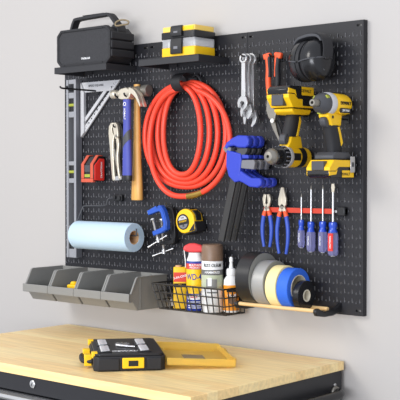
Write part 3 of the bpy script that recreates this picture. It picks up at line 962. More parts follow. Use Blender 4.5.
for i, p in enumerate(hp):
    a, b = hp[max(i - 1, 0)], hp[min(i + 1, len(hp) - 1)]
    tn = (b - a).normalized()
    nn = Vector((-tn.z, 0, tn.x))
    for lst, w, o0, o1 in ((ro, 0.017, 0.0, 0.003), (rp, 0.021, -0.009 * max(0.2, math.sin(PI * i / (len(hp) - 1))), -0.0002)):
        lst.append([p + nn * o1 + Vector((0, -w, 0)), p + nn * o1 + Vector((0, w, 0)), p + nn * o0 + Vector((0, w, 0)), p + nn * o0 + Vector((0, -w, 0))])
hb_ = MB().loft(ro).build('headband', 'black_matte', em, bevel=0.001)
MB().loft(rp[9:-9]).build('headband_pad', 'dark_grey', em, bevel=0.002)
em.rotation_euler = (0, 0, math.radians(-16))
MB().lathe([(0.0055, 0), (0.0075, 0), (0.0075, 0.0008), (0.0055, 0.0008)], T(0.0600, -0.004, -0.024) @ rot(90, 'Y'), 20, closed=True).build('emblem', 'mid_grey', em)


# ------------------------------------------------------------------ cordless tools (nose points out of the board)
def battery(t, zt, zb, y0, y1, flip=1):
    """slide pack between heights zt (tool side) and zb (free side)"""
    w = 0.0365
    s = 1 if zb > zt else -1

    def Z(f):
        return zt + (zb - zt) * f
    prof = [(y1, Z(0.0)), (y1, Z(0.9)), (y1 - 0.006, Z(1.0)), (y0 + 0.012, Z(1.0)), (y0, Z(0.85)), (y0 + 0.002, Z(0.45)), (y0 + 0.022, Z(0.05)), (y0 + 0.03, Z(0.0))]
    b = MB().prism(prof, 'x', -w, w).build('battery', 'gloss_black', t, bevel=0.003)
    MB().prism([(y1 - 0.004, Z(0.04)), (y1 - 0.004, Z(0.42)), (y0 + 0.045, Z(0.42)), (y0 + 0.030, Z(0.62)), (y0 + 0.001, Z(0.62)), (y0 + 0.001, Z(0.45)), (y0 + 0.021, Z(0.03))], 'x', -w - 0.0018, w + 0.0018).build('battery_band', 'yellow', b, bevel=0.0015)
    MB().prism([(y0 + 0.040, Z(0.54)), (y0 + 0.034, Z(0.82)), (y0 + 0.002, Z(0.88)), (y0 + 0.001, Z(0.66)), (y0 + 0.030, Z(0.66))], 'x', -w - 0.0012, w + 0.0012).build('battery_corner', 'yellow', b, bevel=0.001)
    r = MB()
    z0, z1 = sorted((Z(0.10), Z(0.60)))
    r.box(-0.020, 0.020, y0 - 0.002, y0 + 0.022, z0, z1)
    r.build('release_button', 'dark_grey', b, bevel=0.002)
    zc = (Z(0.70) + Z(0.90)) / 2
    z0, z1 = sorted((Z(0.60), Z(0.98)))
    lab = MB().box(w + 0.0001, w + 0.0010, y1 - 0.060, y1 - 0.004, z0, z1).build('battery_label', 'yellow', b)
    if s > 0:
        MB().box(w + 0.0012, w + 0.0025, y1 - 0.058, y1 - 0.004, *sorted((Z(0.12), Z(0.50)))).build('side_panel', 'gloss_black', b, bevel=0.0008)
    return b, w, Z


def grip(z0, z1, ya, yb2, wa=0.0180, wb=0.0180, da=0.024, db=0.022):
    rings = []
    for k in range(9):
        f = k / 8
        z = z0 + (z1 - z0) * f
        y = ya + (yb2 - ya) * f + 0.004 * math.sin(f * PI)
        bul = 1 + 0.08 * math.sin(f * PI * 1.0)
        w, d = (wa + (wb - wa) * f) * bul, (da + (db - da) * f) * bul
        rings.append([(w * math.copysign(abs(math.cos(a)) ** 0.8, math.cos(a)), y + d * math.copysign(abs(math.sin(a)) ** 0.8, math.sin(a)), z) for a in [2 * PI * i / 24 for i in range(24)]])
    return rings


NOSE = rot(90, 'X')     # local +Z -> -Y (towards the room)

hook(1.165, 1.625, 0.030, 'black peg hook behind the impact driver', up=0.004)
im = thing('impact_driver', 'yellow and black impact driver hung upright, nose pointing out, at right', 'impact driver', (1.164, YB - 0.012, 1.664))
MB().lathe([(0, 0.0), (0.022, 0.0), (0.0275, 0.004), (0.030, 0.012), (0.0305, 0.045), (0.0305, 0.074), (0.029, 0.078), (0, 0.078)], NOSE, 32).build('motor_housing', 'yellow', im)
MB().lathe([(0, 0.0782), (0.0312, 0.0782), (0.0318, 0.082), (0.0305, 0.096), (0.0285, 0.100), (0, 0.100)], NOSE, 32).build('gear_collar', 'alu', im)
ns = MB().lathe([(0, 0.1002), (0.0288, 0.1002), (0.029, 0.106), (0.026, 0.118), (0.018, 0.128), (0.0135, 0.132), (0, 0.132)], NOSE, 32).build('nose_cover', 'dark_grey', im)
for a in (40, 140, 260):
    M0 = NOSE @ rot(a, 'Z') @ T(0.0262, 0, 0.112)
    MB().box(-0.002, 0.003, -0.005, 0.005, -0.006, 0.006, M0).build('work_light', 'vial', ns, bevel=0.001)
MB().lathe([(0.0045, 0.1322), (0.0105, 0.1322), (0.0115, 0.136), (0.0115, 0.146), (0.0105, 0.148), (0.0105, 0.152), (0.0085, 0.155), (0.0045, 0.155)], NOSE, 24, closed=True).build('collet', 'dark_steel', im)
tp = MB().box(-0.008, 0.008, -0.070, -0.010, 0.0275, 0.0335).build('top_vent', 'black', im, bevel=0.002)
lb = MB().prism(rrect(-0.064, -0.012, -0.024, -0.011, 0.003), 'x', 0.0268, 0.0300).build('side_label', 'black', im)
MB().prism([(-0.060, -0.018), (-0.012, -0.018), (-0.012, -0.026), (-0.060, -0.026)], 'x', 0.020, 0.027).build('side_cheek', 'yellow', im, bevel=0.002)
text('DEWALT', 0.0125, T(0.0308, -0.039, 0.002) @ SIDE, 'print_black', im, wide=1.0, depth=0.0009)
text('20V MAX', 0.0085, T(0.0302, -0.038, -0.0175) @ SIDE, 'print_white', lb)
MB().prism([(-0.034, -0.024), (-0.100, -0.024), (-0.104, -0.034), (-0.092, -0.046), (-0.086, -0.062), (-0.070, -0.064), (-0.060, -0.060), (-0.040, -0.060)], 'x', -0.0165, 0.0165).build('trigger_bridge', 'yellow', im, bevel=0.004)
MB().lathe([(0, 0), (0.004, 0), (0.004, 0.0015), (0, 0.002)], T(0.0165, -0.082, -0.036) @ rot(90, 'Y'), 12).build('direction_button', 'black', im)
MB().prism([(-0.088, -0.036), (-0.106, -0.036), (-0.110, -0.046), (-0.106, -0.058), (-0.096, -0.064), (-0.086, -0.064)], 'x', -0.0095, 0.0095).build('trigger', 'dark_grey', im, bevel=0.003)
gr = MB().loft(grip(-0.058, -0.134, -0.070, -0.050)).build('grip', 'black_matte', im)
MB().prism([(-0.060, -0.062), (-0.052, -0.062), (-0.036, -0.105), (-0.044, -0.114)], 'x', 0.0165, 0.0200).build('grip_stripe', 'yellow', gr, bevel=0.0008)
MB().prism([(-0.022, -0.130), (-0.086, -0.130), (-0.100, -0.140), (-0.100, -0.150), (-0.014, -0.150), (-0.014, -0.140)], 'x', -0.031, 0.031).build('foot', 'dark_grey', im, bevel=0.003)
bt, w, Z = battery(im, -0.1502, -0.200, -0.128, -0.006)
cl = MB()
cl.box(w + 0.0025, w + 0.0040, -0.030, -0.008, -0.186, -0.142)
cl.build('belt_hook', 'steel', im, bevel=0.001)
MB().box(w + 0.004, w + 0.0046, -0.024, -0.014, -0.170, -0.158).build('belt_hook_slot', 'dark_grey', im)
text('DEWALT', 0.0105, T(w + 0.0011, -0.050, -0.1905) @ SIDE, 'print_black', bt)

hook(1.03, 1.640, 0.030, 'black peg hook behind the upside down drill', up=0.004)
dr = thing('cordless_drill', 'yellow and black cordless drill hung upside down, battery up, chuck out', 'drill', (1.030, YB - 0.012, 1.522))
MB().lathe([(0, 0.0), (0.022, 0.0), (0.027, 0.004), (0.0285, 0.012), (0.0290, 0.050), (0.0290, 0.090), (0, 0.090)], NOSE, 32).build('motor_housing', 'yellow', dr)
clu = MB().lathe([(0, 0.0902), (0.0300, 0.0902), (0.0310, 0.094), (0.0310, 0.104), (0, 0.104)], NOSE, 32).build('gear_collar', 'alu', dr)
MB().lathe([(0, 0.1042), (0.0295, 0.1042), (0.0300, 0.108), (0.0290, 0.126), (0, 0.126)], NOSE, 32).build('clutch_ring', 'gloss_black', dr)
for k in range(16):
    MB().box(-0.001, 0.0014, -0.0016, 0.0016, -0.008, 0.008, NOSE @ rot(k * 22.5, 'Z') @ T(0.0296, 0, 0.116)).build('clutch_rib', 'mid_grey', clu)
MB().lathe([(0, 0.1262), (0.0225, 0.1262), (0.0225, 0.150), (0.0205, 0.151), (0, 0.151)], NOSE, 28).build('chuck_sleeve', 'gloss_black', dr)
MB().lathe([(0.0045, 0.1512), (0.0215, 0.1512), (0.0225, 0.154), (0.0225, 0.158), (0.0185, 0.166), (0.0130, 0.172), (0.0045, 0.173)], NOSE, 28, closed=True).build('chuck', 'dark_steel', dr)
MB().prism([(-0.030, 0.022), (-0.092, 0.020), (-0.104, 0.028), (-0.092, 0.042), (-0.086, 0.060), (-0.070, 0.064), (-0.040, 0.058)], 'x', -0.0165, 0.0165).build('trigger_bridge', 'yellow', dr, bevel=0.004)
MB().prism([(-0.086, 0.034), (-0.108, 0.034), (-0.112, 0.046), (-0.106, 0.062), (-0.094, 0.066), (-0.086, 0.062)], 'x', -0.0105, 0.0105).build('trigger', 'dark_grey', dr, bevel=0.003)
MB().lathe([(0.0288, 0.028), (0.0296, 0.028), (0.0296, 0.052), (0.0288, 0.052)], NOSE, 32, closed=True).build('vent_band', 'gloss_black', dr)
MB().prism([(-0.090, -0.010), (-0.058, -0.010), (-0.058, 0.010), (-0.090, 0.010)], 'x', 0.0262, 0.0298).build('side_label', 'black', dr, bevel=0.001)
gr = MB().loft(grip(0.056, 0.122, -0.076, -0.054)).build('grip', 'black_matte', dr)
MB().prism([(-0.066, 0.058), (-0.058, 0.058), (-0.044, 0.100), (-0.050, 0.114)], 'x', 0.0165, 0.0200).build('grip_stripe', 'yellow', gr, bevel=0.0008)
MB().prism([(-0.022, 0.118), (-0.092, 0.118), (-0.104, 0.126), (-0.104, 0.134), (-0.014, 0.134), (-0.014, 0.126)], 'x', -0.032, 0.032).build('foot', 'yellow', dr, bevel=0.003)
bt, w, Z = battery(dr, 0.1342, 0.196, -0.130, -0.006)
text('DEWALT', 0.0120, T(w + 0.0011, -0.046, 0.183) @ SIDE, 'print_black', bt)

# ------------------------------------------------------------------ bar clamps
BCG = 'blue bar clamps stacked outward on one peg'
tilt = 17


def bar_clamp(y, lab):
    t = thing('bar_clamp', lab, 'bar clamp', (0.838, y, 1.505), 0, BCG)
    t_ = 0.011
    # body plate carrying the bar
    MB().prism([(-0.030, 0.040), (0.024, 0.028), (0.026, 0.010), (0.020, -0.034), (0.018, -0.052), (0.000, -0.055), (-0.022, -0.037), (-0.031, -0.008)], 'y', -t_, t_).build('body', 'blue', t, bevel=0.003)
    MB().prism([(-0.038, 0.050), (-0.030, 0.062), (-0.010, 0.074), (0.012, 0.082), (0.046, 0.080), (0.054, 0.068), (0.052, 0.052), (0.040, 0.045), (0.012, 0.046), (-0.002, 0.052), (-0.020, 0.050), (-0.030, 0.0405)], 'y', -t_, t_).build('upper_jaw', 'blue', t, bevel=0.004)
    MB().prism([(-0.046, 0.046), (-0.038, 0.052), (-0.014, 0.046), (-0.016, 0.034), (-0.036, 0.032)], 'y', -t_ + 0.002, t_ - 0.002).build('release_lever', 'mid_grey', t, bevel=0.002)
    MB().prism([(0.014, -0.034), (0.022, -0.020), (0.034, -0.028), (0.062, -0.042), (0.094, -0.042), (0.100, -0.050), (0.098, -0.064), (0.084, -0.070), (0.056, -0.068), (0.030, -0.056), (0.010, -0.050)], 'y', -t_, t_).build('lower_handle', 'blue', t, bevel=0.004)
    MB().prism([(0.020, 0.010), (0.070, 0.010), (0.074, 0.002), (0.070, -0.018), (0.022, -0.014)], 'y', -t_ + 0.003, t_ - 0.003).build('trigger_pad', 'mid_grey', t, bevel=0.002)
    MB().prism([(0.006, 0.044), (0.046, 0.044), (0.044, 0.034), (0.034, 0.022), (0.010, 0.026)], 'y', -t_ + 0.003, t_ - 0.003).build('jaw_pad', 'dark_grey', t, bevel=0.002)
    MB().prism([(0.026, 0.026), (0.050, 0.024), (0.052, 0.014), (0.028, 0.014)], 'y', -t_ + 0.002, t_ - 0.002).build('jaw_insert', 'blue', t, bevel=0.002)
    MB().box(-0.0105, 0.0105, -0.0042, 0.0042, -0.235, 0.058, rot(tilt - 2.5, 'Y') @ T(0.002, 0, 0.0)).build('bar', 'bar_black', t, bevel=0.001)
    return t


M_['bar_black'] = mat('black_steel_bar', '3e3d3c', 0.4, metal=0.3, var=0.06)
bar_clamp(-0.104, 'outermost blue bar clamp of the three, its whole body plate in view')
bar_clamp(-0.076, 'middle blue bar clamp, sandwiched between two identical ones')
bar_clamp(-0.048, 'innermost blue bar clamp, closest to the pegboard beside the drill chuck')
hook(0.842, 1.5470, 0.098, 'black peg hook under the upper jaws of the blue bar clamps', up=0.002, r=0.003)

# ------------------------------------------------------------------ magnetic bar, pliers, screwdrivers
mg = thing('magnetic_bar', 'red magnetic tool bar with black end cap under the drills', 'magnetic bar', (0.880, YB, 1.361))
MB().box(0, 0.288, -0.012, 0, 0.0, 0.018).build('channel', 'black', mg, bevel=0.001)
MB().box(0.004, 0.252, -0.0135, -0.0118, 0.002, 0.016).build('red_strip', 'bar_red', mg)
MB().box(0.262, 0.288, -0.016, 0, -0.004, 0.022).build('end_cap', 'black', mg, bevel=0.003)
MB().lathe([(0, 0), (0.004, 0), (0.004, 0.001), (0, 0.001)], T(0.257, -0.0122, 0.009) @ rot(90, 'X'), 12).build('screw', 'steel', mg)

PGp = 'blue handled pliers on the magnetic bar'


def pliers(x, z, s, lab, slim):
    t = thing('pliers', lab, 'pliers', (x, YB - 0.0185, z), 0, PGp)
    for sd in (-1, 1):
        # jaw half
        yo = -0.0035 if sd < 0 else 0.0
        if slim:
            jaw = [(0, 0.064), (sd * -0.004, 0.064), (sd * -0.012, 0.030), (sd * -0.012, 0.012), (sd * 0.008, -0.016), (sd * 0.014, -0.014), (sd * 0.006, 0.010), (0, 0.016)]
        else:
            jaw = [(sd * -0.001, 0.052), (sd * -0.010, 0.054), (sd * -0.015, 0.038), (sd * -0.012, 0.014), (sd * 0.008, -0.016), (sd * 0.014, -0.014), (sd * 0.006, 0.008), (sd * -0.005, 0.022), (sd * -0.003, 0.040)]
        MB().prism([(p[0] * s * 1.25, p[1] * s * 1.05) for p in jaw], 'y', -0.004, 0.0035).build('jaw', 'nickel', t, bevel=0.0012)
        hp = smooth_path([(sd * 0.011 * s, 0, -0.014 * s), (sd * 0.0155 * s, 0, -0.030 * s), (sd * 0.021 * s, 0, -0.065 * s), (sd * 0.020 * s, 0, -0.105 * s), (sd * 0.0135 * s, 0, -0.142 * s)], 4)
        g_ = MB().tube(hp, [0.0046 + 0.0018 * math.sin(PI * min(1, i / len(hp) + 0.15)) for i in range(len(hp))], 12).build('handle', 'plier_blue', t)
        MB().tube([hp[0] + Vector((-sd * 0.002, 0, 0.006)), hp[0], hp[2], hp[3]], [0.0056, 0.0066, 0.0068, 0.0070], 12).build('orange_collar', 'orange', g_)
    MB().lathe([(0, 0), (0.0055, 0), (0.005, 0.0015), (0, 0.002)], T(0, -0.0038, 0.004 * s) @ rot(90, 'X'), 14).build('rivet', 'dark_steel', t)
    return t


pliers(0.900, 1.372, 0.78, 'smaller slip joint pliers with blue handles, left on the red magnetic bar', False)
pliers(0.957, 1.374, 0.92, 'larger long nose pliers with blue handles, right of the slip joint pair', True)

SG = 'clear handled screwdrivers on the magnetic bar'


def screwdriver(x, ztop, zcol, zbot, r, rs, lab, flat, stripe):
    t = thing('screwdriver', lab, 'screwdriver', (x, YB - 0.0142 - rs, zbot), 0, SG)
    H = zcol - zbot
    Ls = ztop - zbot
    n = 24
    cl_ = 0.030
    if flat:
        MB().lathe([(0, H - 0.002), (rs, H - 0.002), (rs, Ls - 0.024), (0, Ls - 0.024)], None, 12).build('shaft', 'steel', t)
        MB().prism([(-rs, Ls - 0.025), (rs, Ls - 0.025), (rs * 1.7, Ls - 0.010), (rs * 1.3, Ls), (-rs * 1.3, Ls), (-rs * 1.7, Ls - 0.010)], 'y', -0.0012, 0.0012).build('tip', 'nickel', t)
    else:
        MB().lathe([(0, H - 0.002), (rs, H - 0.002), (rs, Ls - 0.012), (0, Ls - 0.012)], None, 12).build('shaft', 'steel', t)
        MB().lathe([(0, Ls - 0.012), (rs, Ls - 0.012), (rs * 0.5, Ls - 0.002), (0, Ls)], None, 8).build('tip', 'dark_steel', t)
    rings = []
    hb2 = H - cl_
    for z, q in ((0, 0.55), (0.002, 0.8), (0.008, 0.97), (0.014, 1.0), (hb2 - 0.006, 1.0), (hb2, 0.92)):
        rings.append([(r * q * (1 + 0.07 * math.cos(6 * a)) * math.cos(a), r * q * (1 + 0.07 * math.cos(6 * a)) * math.sin(a), z) for a in [2 * PI * i / 48 for i in range(48)]])
    h_ = MB().loft(rings).build('handle', 'acetate', t)
    MB().lathe([(0, hb2 + 0.0002), (r * 0.90, hb2 + 0.0002), (r * 0.72, hb2 + 0.007), (r * 0.66, hb2 + 0.012), (r * 0.82, hb2 + 0.019), (r * 0.76, H - 0.002), (r * 0.5, H), (0, H)], None, 20).build('collar', 'blue_acetate', t)
    MB().lathe([(0, 0.0), (r * 0.45, 0.0), (r * 0.45, -0.001), (0, -0.001)], None, 16).build('butt', 'white', h_)
    if stripe:
        st = MB().box(-r * 0.42, r * 0.62, -r - 0.0012, -r * 0.80, 0.014, hb2 - 0.002).build('red_stripe', 'red', h_, bevel=0.0006)
        text('CRAFTSMAN', 0.0072, T(r * 0.1, -r - 0.0013, (0.012 + hb2) / 2) @ rot(-90, 'Y') @ FRONT, 'print_white', st, wide=0.85)
    else:
        text('CRAFTSMAN', 0.0058, T(0, -r - 0.0008, (0.008 + hb2) / 2) @ rot(-90, 'Y') @ FRONT, 'print_white', h_, wide=0.8)
    return t


screwdriver(1.022, 1.420, 1.344, 1.264, 0.0105, 0.0022, 'shortest clear handled screwdriver, beside the long nose pliers', False, False)
screwdriver(1.056, 1.443, 1.340, 1.254, 0.0130, 0.0026, 'second clear handled screwdriver from the pliers', False, False)
screwdriver(1.096, 1.444, 1.342, 1.254, 0.0130, 0.0024, 'third clear handled screwdriver, left of the red striped one', False, False)
screwdriver(1.131, 1.447, 1.341, 1.246, 0.0150, 0.0034, 'largest screwdriver with a red stripe in its clear handle', True, True)

# ------------------------------------------------------------------ wire basket
bk = thing('wire_basket', 'black wire basket holding the spray cans under the middle panel', 'basket', (0.515, YB, 1.058))
D = 0.104
TX0, TX1, BX0, BX1 = 0.0, 0.291, 0.022, 0.289
ht = 0.077
r1 = 0.0023


def level(f):
    x0 = BX0 + (TX0 - BX0) * f
    x1 = BX1 + (TX1 - BX1) * f
    y = -(D - 0.012 + 0.012 * f)
    return x0, x1, y, ht * f


for f in (0, 0.33, 0.66, 1.0):
    x0, x1, y, z = level(f)
    MB().tube([(x0, -0.004, z), (x1, -0.004, z), (x1, y, z), (x0, y, z)], r1 * (1.25 if f == 1 else 0.9), 6, True).build('rim_wire' if f == 1 else 'hoop_wire', 'wire', bk)
a0, a1 = level(0), level(1)
n = 12
for i in range(n + 1):
    s = i / n
    xb, xt = a0[0] + (a0[1] - a0[0]) * s, a1[0] + (a1[1] - a1[0]) * s
    MB().tube([(xt, a1[2], ht), (xb, a0[2], 0), (xb, -0.004, 0), (xt, -0.004, ht)], r1 * 0.85, 6).build('cross_wire', 'wire', bk)
for i in range(1, 5):
    s = i / 5
    yt, yb3 = -0.004 + (a1[2] + 0.004) * s, -0.004 + (a0[2] + 0.004) * s
    MB().tube([(a1[0], yt, ht), (a0[0], yb3, 0), (a0[1], yb3, 0), (a1[1], yt, ht)], r1 * 0.85, 6).build('long_wire', 'wire', bk)
for x in (0.05, 0.23):
    MB().tube(smooth_path([(x, -0.004, ht), (x, 0.0015, ht + 0.004), (x, 0.003, ht + 0.001)]), r1, 6).build('hook_wire', 'wire', bk)

# ------------------------------------------------------------------ things in the basket
FACE = math.radians(41)
zb = 1.058 + 0.0021

yc = thing('oil_tin', 'flat yellow tin with red and black label, leftmost in the basket', 'tin', (0.598, -0.082, zb), FACE)
tb = MB().prism(rrect(-0.022, 0.020, -0.0125, 0.0125, 0.006), 'z', 0, 0.128).build('tin_body', 'yellow', yc, bevel=0.002)
MB().box(-0.021, 0.019, -0.0132, -0.0124, 0.083, 0.112).build('red_label', 'label_red', tb)
MB().box(-0.021, 0.019, -0.0132, -0.0124, 0.066, 0.078).build('black_label', 'print_black', tb)
text('3-IN-ONE', 0.010, T(-0.001, -0.0133, 0.098) @ rot(-14, 'Y') @ FRONT, 'print_white', tb)
text('OIL', 0.008, T(-0.001, -0.0133, 0.072) @ FRONT, 'yellow', tb)
MB().lathe([(0, 0.128), (0.010, 0.128), (0.010, 0.133), (0, 0.134)], T(-0.006, 0, 0), 16).build('cap', 'card', yc)

# blue and yellow spray can
wd = thing('spray_can', 'blue and yellow lubricant spray can with a red straw cap', 'spray can', (0.659, -0.083, zb), FACE)
R = 0.0265
MB().lathe([(0, 0), (R - 0.001, 0), (R, 0.002), (R, 0.036), (R, 0.148), (R - 0.001, 0.150), (0, 0.150)], None, 36).build('can_body', 'label_blue', wd)
sh = MB()
wrap_patch(sh, R + 0.0002, -80, 60, 0.060, 0.126)
sh.build('yellow_shield', 'yellow', wd)
text('WD-40', 0.0260, T(0, 0, 0.102), 'label_blue', wd, wrap=R + 0.0010, wide=0.74, depth=0.0005)
sh = MB()
wrap_patch(sh, R + 0.0002, -50, 36, 0.052, 0.0598)
sh.build('shield_tip', 'yellow', wd)
MB().lathe([(R - 0.002, 0.127), (R + 0.0006, 0.127), (R + 0.0006, 0.143), (R - 0.002, 0.143)], None, 36, closed=True).build('red_band', 'label_red', wd)
text('MULTI-USE', 0.0085, T(0, 0, 0.1385), 'print_white', wd, wrap=R + 0.0012)
text('PRODUCT', 0.0075, T(0, 0, 0.1310), 'print_white', wd, wrap=R + 0.0012)
sh = MB()
wrap_patch(sh, R + 0.0002, -55, 40, 0.034, 0.049)
sh.build('white_patch', 'print_white', wd)
text('SMART', 0.0085, T(-0.002, 0, 0.0415), 'label_red', wd, wrap=R + 0.0012)
for k, zz in enumerate((0.008, 0.014, 0.020, 0.026)):
    sh = MB()
    wrap_patch(sh, R + 0.0002, -50, 48 - 9 * (k % 2), zz, zz + 0.0022)
    sh.build('print_line', 'print_white', wd)
MB().lathe([(0, 0.1502), (R - 0.001, 0.1502), (R - 0.001, 0.153), (0.0240, 0.157), (0.0215, 0.163), (0.0200, 0.168), (0.0195, 0.1755), (0, 0.176)], None, 32).build('white_dome', 'white', wd)
capo = [(-0.038, 0.186), (-0.032, 0.196), (-0.018, 0.203), (-0.002, 0.204), (0.018, 0.199), (0.026, 0.191), (0.026, 0.1765), (0.0, 0.1765), (-0.018, 0.1765), (-0.030, 0.180)]
MB().prism(capo, 'y', -0.0135, 0.0135).build('straw_cap', 'cap_red', wd, bevel=0.005, seg=3)
MB().tube(smooth_path([(-0.034, 0, 0.184), (-0.032, 0, 0.165), (-0.030, -0.001, 0.150), (-0.0295, -0.002, 0.130)]), 0.0015, 8).build('straw', 'white', wd)

ru = thing('spray_paint_can', 'tall spray paint can with brown cap in the wire basket', 'spray can', (0.7215, -0.076, zb), FACE)
R = 0.0325
MB().lathe([(0, 0), (R - 0.001, 0), (R, 0.002), (R, 0.151), (R - 0.002, 0.154), (0, 0.154)], None, 40).build('can_body', 'white', ru)
MB().lathe([(0, 0.1542), (R + 0.0005, 0.1542), (R + 0.0005, 0.157), (R, 0.196), (R - 0.002, 0.201), (R - 0.005, 0.203), (R - 0.006, 0.2025), (0, 0.2020)], None, 40).build('cap', 'brown', ru)
MB().lathe([(R - 0.002, 0.112), (R + 0.0005, 0.112), (R + 0.0005, 0.128), (R - 0.002, 0.128)], None, 40, closed=True).build('grey_band', 'grey_label', ru)
MB().lathe([(R - 0.002, 0.070), (R + 0.0005, 0.070), (R + 0.0005, 0.1118), (R - 0.002, 0.1118)], None, 40, closed=True).build('photo_band', 'green_label', ru)
sh = MB()
wrap_patch(sh, R + 0.0008, -34, 24, 0.074, 0.100)
sh.build('lantern_picture', 'grey', ru)
sh = MB()
wrap_patch(sh, R + 0.0012, -24, -4, 0.080, 0.104)
sh.build('white_picture', 'print_white', ru)
text('RUST-OLEUM', 0.0140, T(0, 0, 0.141), 'print_black', ru, wrap=R + 0.0008, wide=0.70)
text('HAMMERED', 0.0098, T(0, 0, 0.120), 'print_white', ru, wrap=R + 0.0012, wide=0.95)
sh = MB()
wrap_patch(sh, R + 0.0004, -30, 30, 0.058, 0.062)
sh.build('print_line', 'grey_label', ru)

gl = thing('glue_bottle', 'white nozzled glue bottle with orange label, rightmost in the basket', 'glue bottle', (0.7755, -0.052, zb), FACE + 0.1)
rings = []
for z, a, b in ((0, 0.020, 0.016), (0.003, 0.0230, 0.0175), (0.085, 0.0230, 0.0175), (0.098, 0.022, 0.017), (0.108, 0.015, 0.0135), (0.112, 0.011, 0.011)):
    rings.append([(a * math.cos(t), b * math.sin(t), z) for t in [2 * PI * i / 32 for i in range(32)]])
MB().loft(rings).build('bottle_body', 'bottle_clear', gl) if False else MB().loft(rings).build('bottle_body', 'white', gl)
rings = []
for z, a, b in ((0.006, 0.0233, 0.0178), (0.082, 0.0233, 0.0178)):
    rings.append([(a * math.cos(t), b * math.sin(t), z) for t in [2 * PI * i / 32 for i in range(32)]])
lb = MB().loft(rings).build('orange_label', 'orange_label', gl)
sh = MB().box(-0.016, 0.014, -0.0190, -0.0165, 0.062, 0.070).build('black_label', 'print_black', lb)
MB().prism(circ(0.0, 0.040, 0.011, 18, rz=0.015), 'y', -0.0192, -0.016).build('label_picture', 'brown', lb)
text('GLUE', 0.012, T(0, -0.0193, 0.052) @ FRONT, 'print_white', lb)
MB().lathe([(0, 0.112), (0.0145, 0.112), (0.0145, 0.127), (0.0125, 0.131), (0.0065, 0.133), (0.0045, 0.150), (0.0062, 0.152), (0.0055, 0.163), (0.003, 0.166), (0, 0.166)], None, 24).build('nozzle_cap', 'white', gl)

# ------------------------------------------------------------------ tape rack and rolls
tr = thing('tape_rack', 'black bracket rack with two wooden dowels holding the tape rolls', 'tape rack', (0.872, YB, 1.098))
yf_, yr_ = -0.112, -0.050
for x in (-0.012, 0.265):
    MB().prism([(0.0, 0.018), (0.0, -0.006), (-0.012, -0.010), (-0.040, -0.016), (-0.080, -0.016), (-0.118, -0.010), (-0.124, 0.0), (-0.122, 0.008), (-0.110, 0.010), (-0.085, -0.001), (-0.045, 0.0), (-0.016, 0.008)], 'x', x, x + 0.012).build('bracket', 'black', tr, bevel=0.0025)
for y in (yf_, yr_):
    MB().tube([(0.0005, y, 0.003), (0.2645, y, 0.003)], 0.0055, 14).build('dowel', 'wood_dowel', tr)

TG = 'tape rolls lined up on the dowel rack'
gap = (yr_ - yf_) / 2
ymid = YB + (yf_ + yr_) / 2


def tape(x0, w, R, ri, m, side, core, lab):
    rr = R + 0.0055
    zc = 1.101 + math.sqrt(max(rr * rr - gap * gap, 0)) + 0.0003
    t = thing('tape_roll', lab, 'tape roll', (x0, ymid, zc), 0, TG)
    MB().lathe([(ri, 0.0), (R - 0.001, 0.0), (R, 0.001), (R, w - 0.001), (R - 0.001, w), (ri, w)], rot(90, 'Y'), 56, closed=True).build('tape', m, t)
    MB().lathe([(ri + 0.001, w + 0.0001), (R - 0.0022, w + 0.0001), (R - 0.0022, w + 0.0006), (ri + 0.001, w + 0.0006)], rot(90, 'Y'), 56, closed=True).build('roll_side', side, t)
    MB().lathe([(ri - 0.0025, -0.0005), (ri - 0.0002, -0.0005), (ri - 0.0002, w + 0.0012), (ri - 0.0025, w + 0.0012)], rot(90, 'Y'), 40, closed=True).build('core', core, t)


tape(0.890, 0.048, 0.075, 0.038, 'duct_black', 'tape_side', 'core', 'wide black duct tape roll, leftmost and largest on the dowel rack')
tape(0.940, 0.042, 0.0645, 0.038, 'duct_silver', 'tape_side', 'core', 'silver grey duct tape roll between the black and cream rolls')
tape(0.985, 0.036, 0.059, 0.038, 'masking', 'masking', 'core', 'cream masking tape roll between the silver and blue rolls')
tape(1.023, 0.037, 0.0565, 0.038, 'tape_blue', 'tape_blue', 'core', 'blue painter tape roll second from the right on the dowels')
tape(1.067, 0.020, 0.0415, 0.017, 'gloss_black', 'gloss_black', 'core', 'small black electrical tape roll at the right end of the dowels')

# ------------------------------------------------------------------ bit set case on the bench
RC = math.radians(49.5)
cs = thing('bit_case', 'open black bit set case with yellow clips and amber lid on the bench', 'tool case', (0.747, -0.590, BZ + 0.0003), RC)
CW, CD, CH = 0.192, 0.285, 0.045
MB().prism([(0.012, 0), (CW - 0.012, 0), (CW, 0.012), (CW, CD - 0.012), (CW - 0.012, CD), (0.012, CD), (0, CD - 0.012), (0, 0.012)], 'z', 0, CH - 0.006).build('base', 'black_matte', cs, bevel=0.003)
MB().prism([(0.016, 0.004), (CW - 0.016, 0.004), (CW - 0.004, 0.016), (CW - 0.004, CD - 0.016), (CW - 0.016, CD - 0.004), (0.016, CD - 0.004), (0.004, CD - 0.016), (0.004, 0.016)], 'z', CH - 0.0059, CH).build('insert_tray', 'black', cs, bevel=0.0015)
for y in (0.02, CD - 0.045):
    MB().box(-0.004, 0.012, y, y + 0.022, CH - 0.012, CH + 0.004).build('lid_clip', 'yellow', cs, bevel=0.002)
# front clip
fc = MB().box(0.076, 0.134, -0.007, -0.0002, 0.008, 0.036).build('front_clip', 'yellow', cs, bevel=0.002)
MB().box(0.092, 0.118, -0.0085, -0.0068, 0.014, 0.029).build('clip_window', 'black', fc, bevel=0.001)
for x0, x1 in ((0.012, 0.068), (0.142, CW - 0.012)):
    MB().box(x0, x1, -0.004, -0.0002, 0.003, 0.035).build('front_pad', 'black_matte', cs, bevel=0.002)
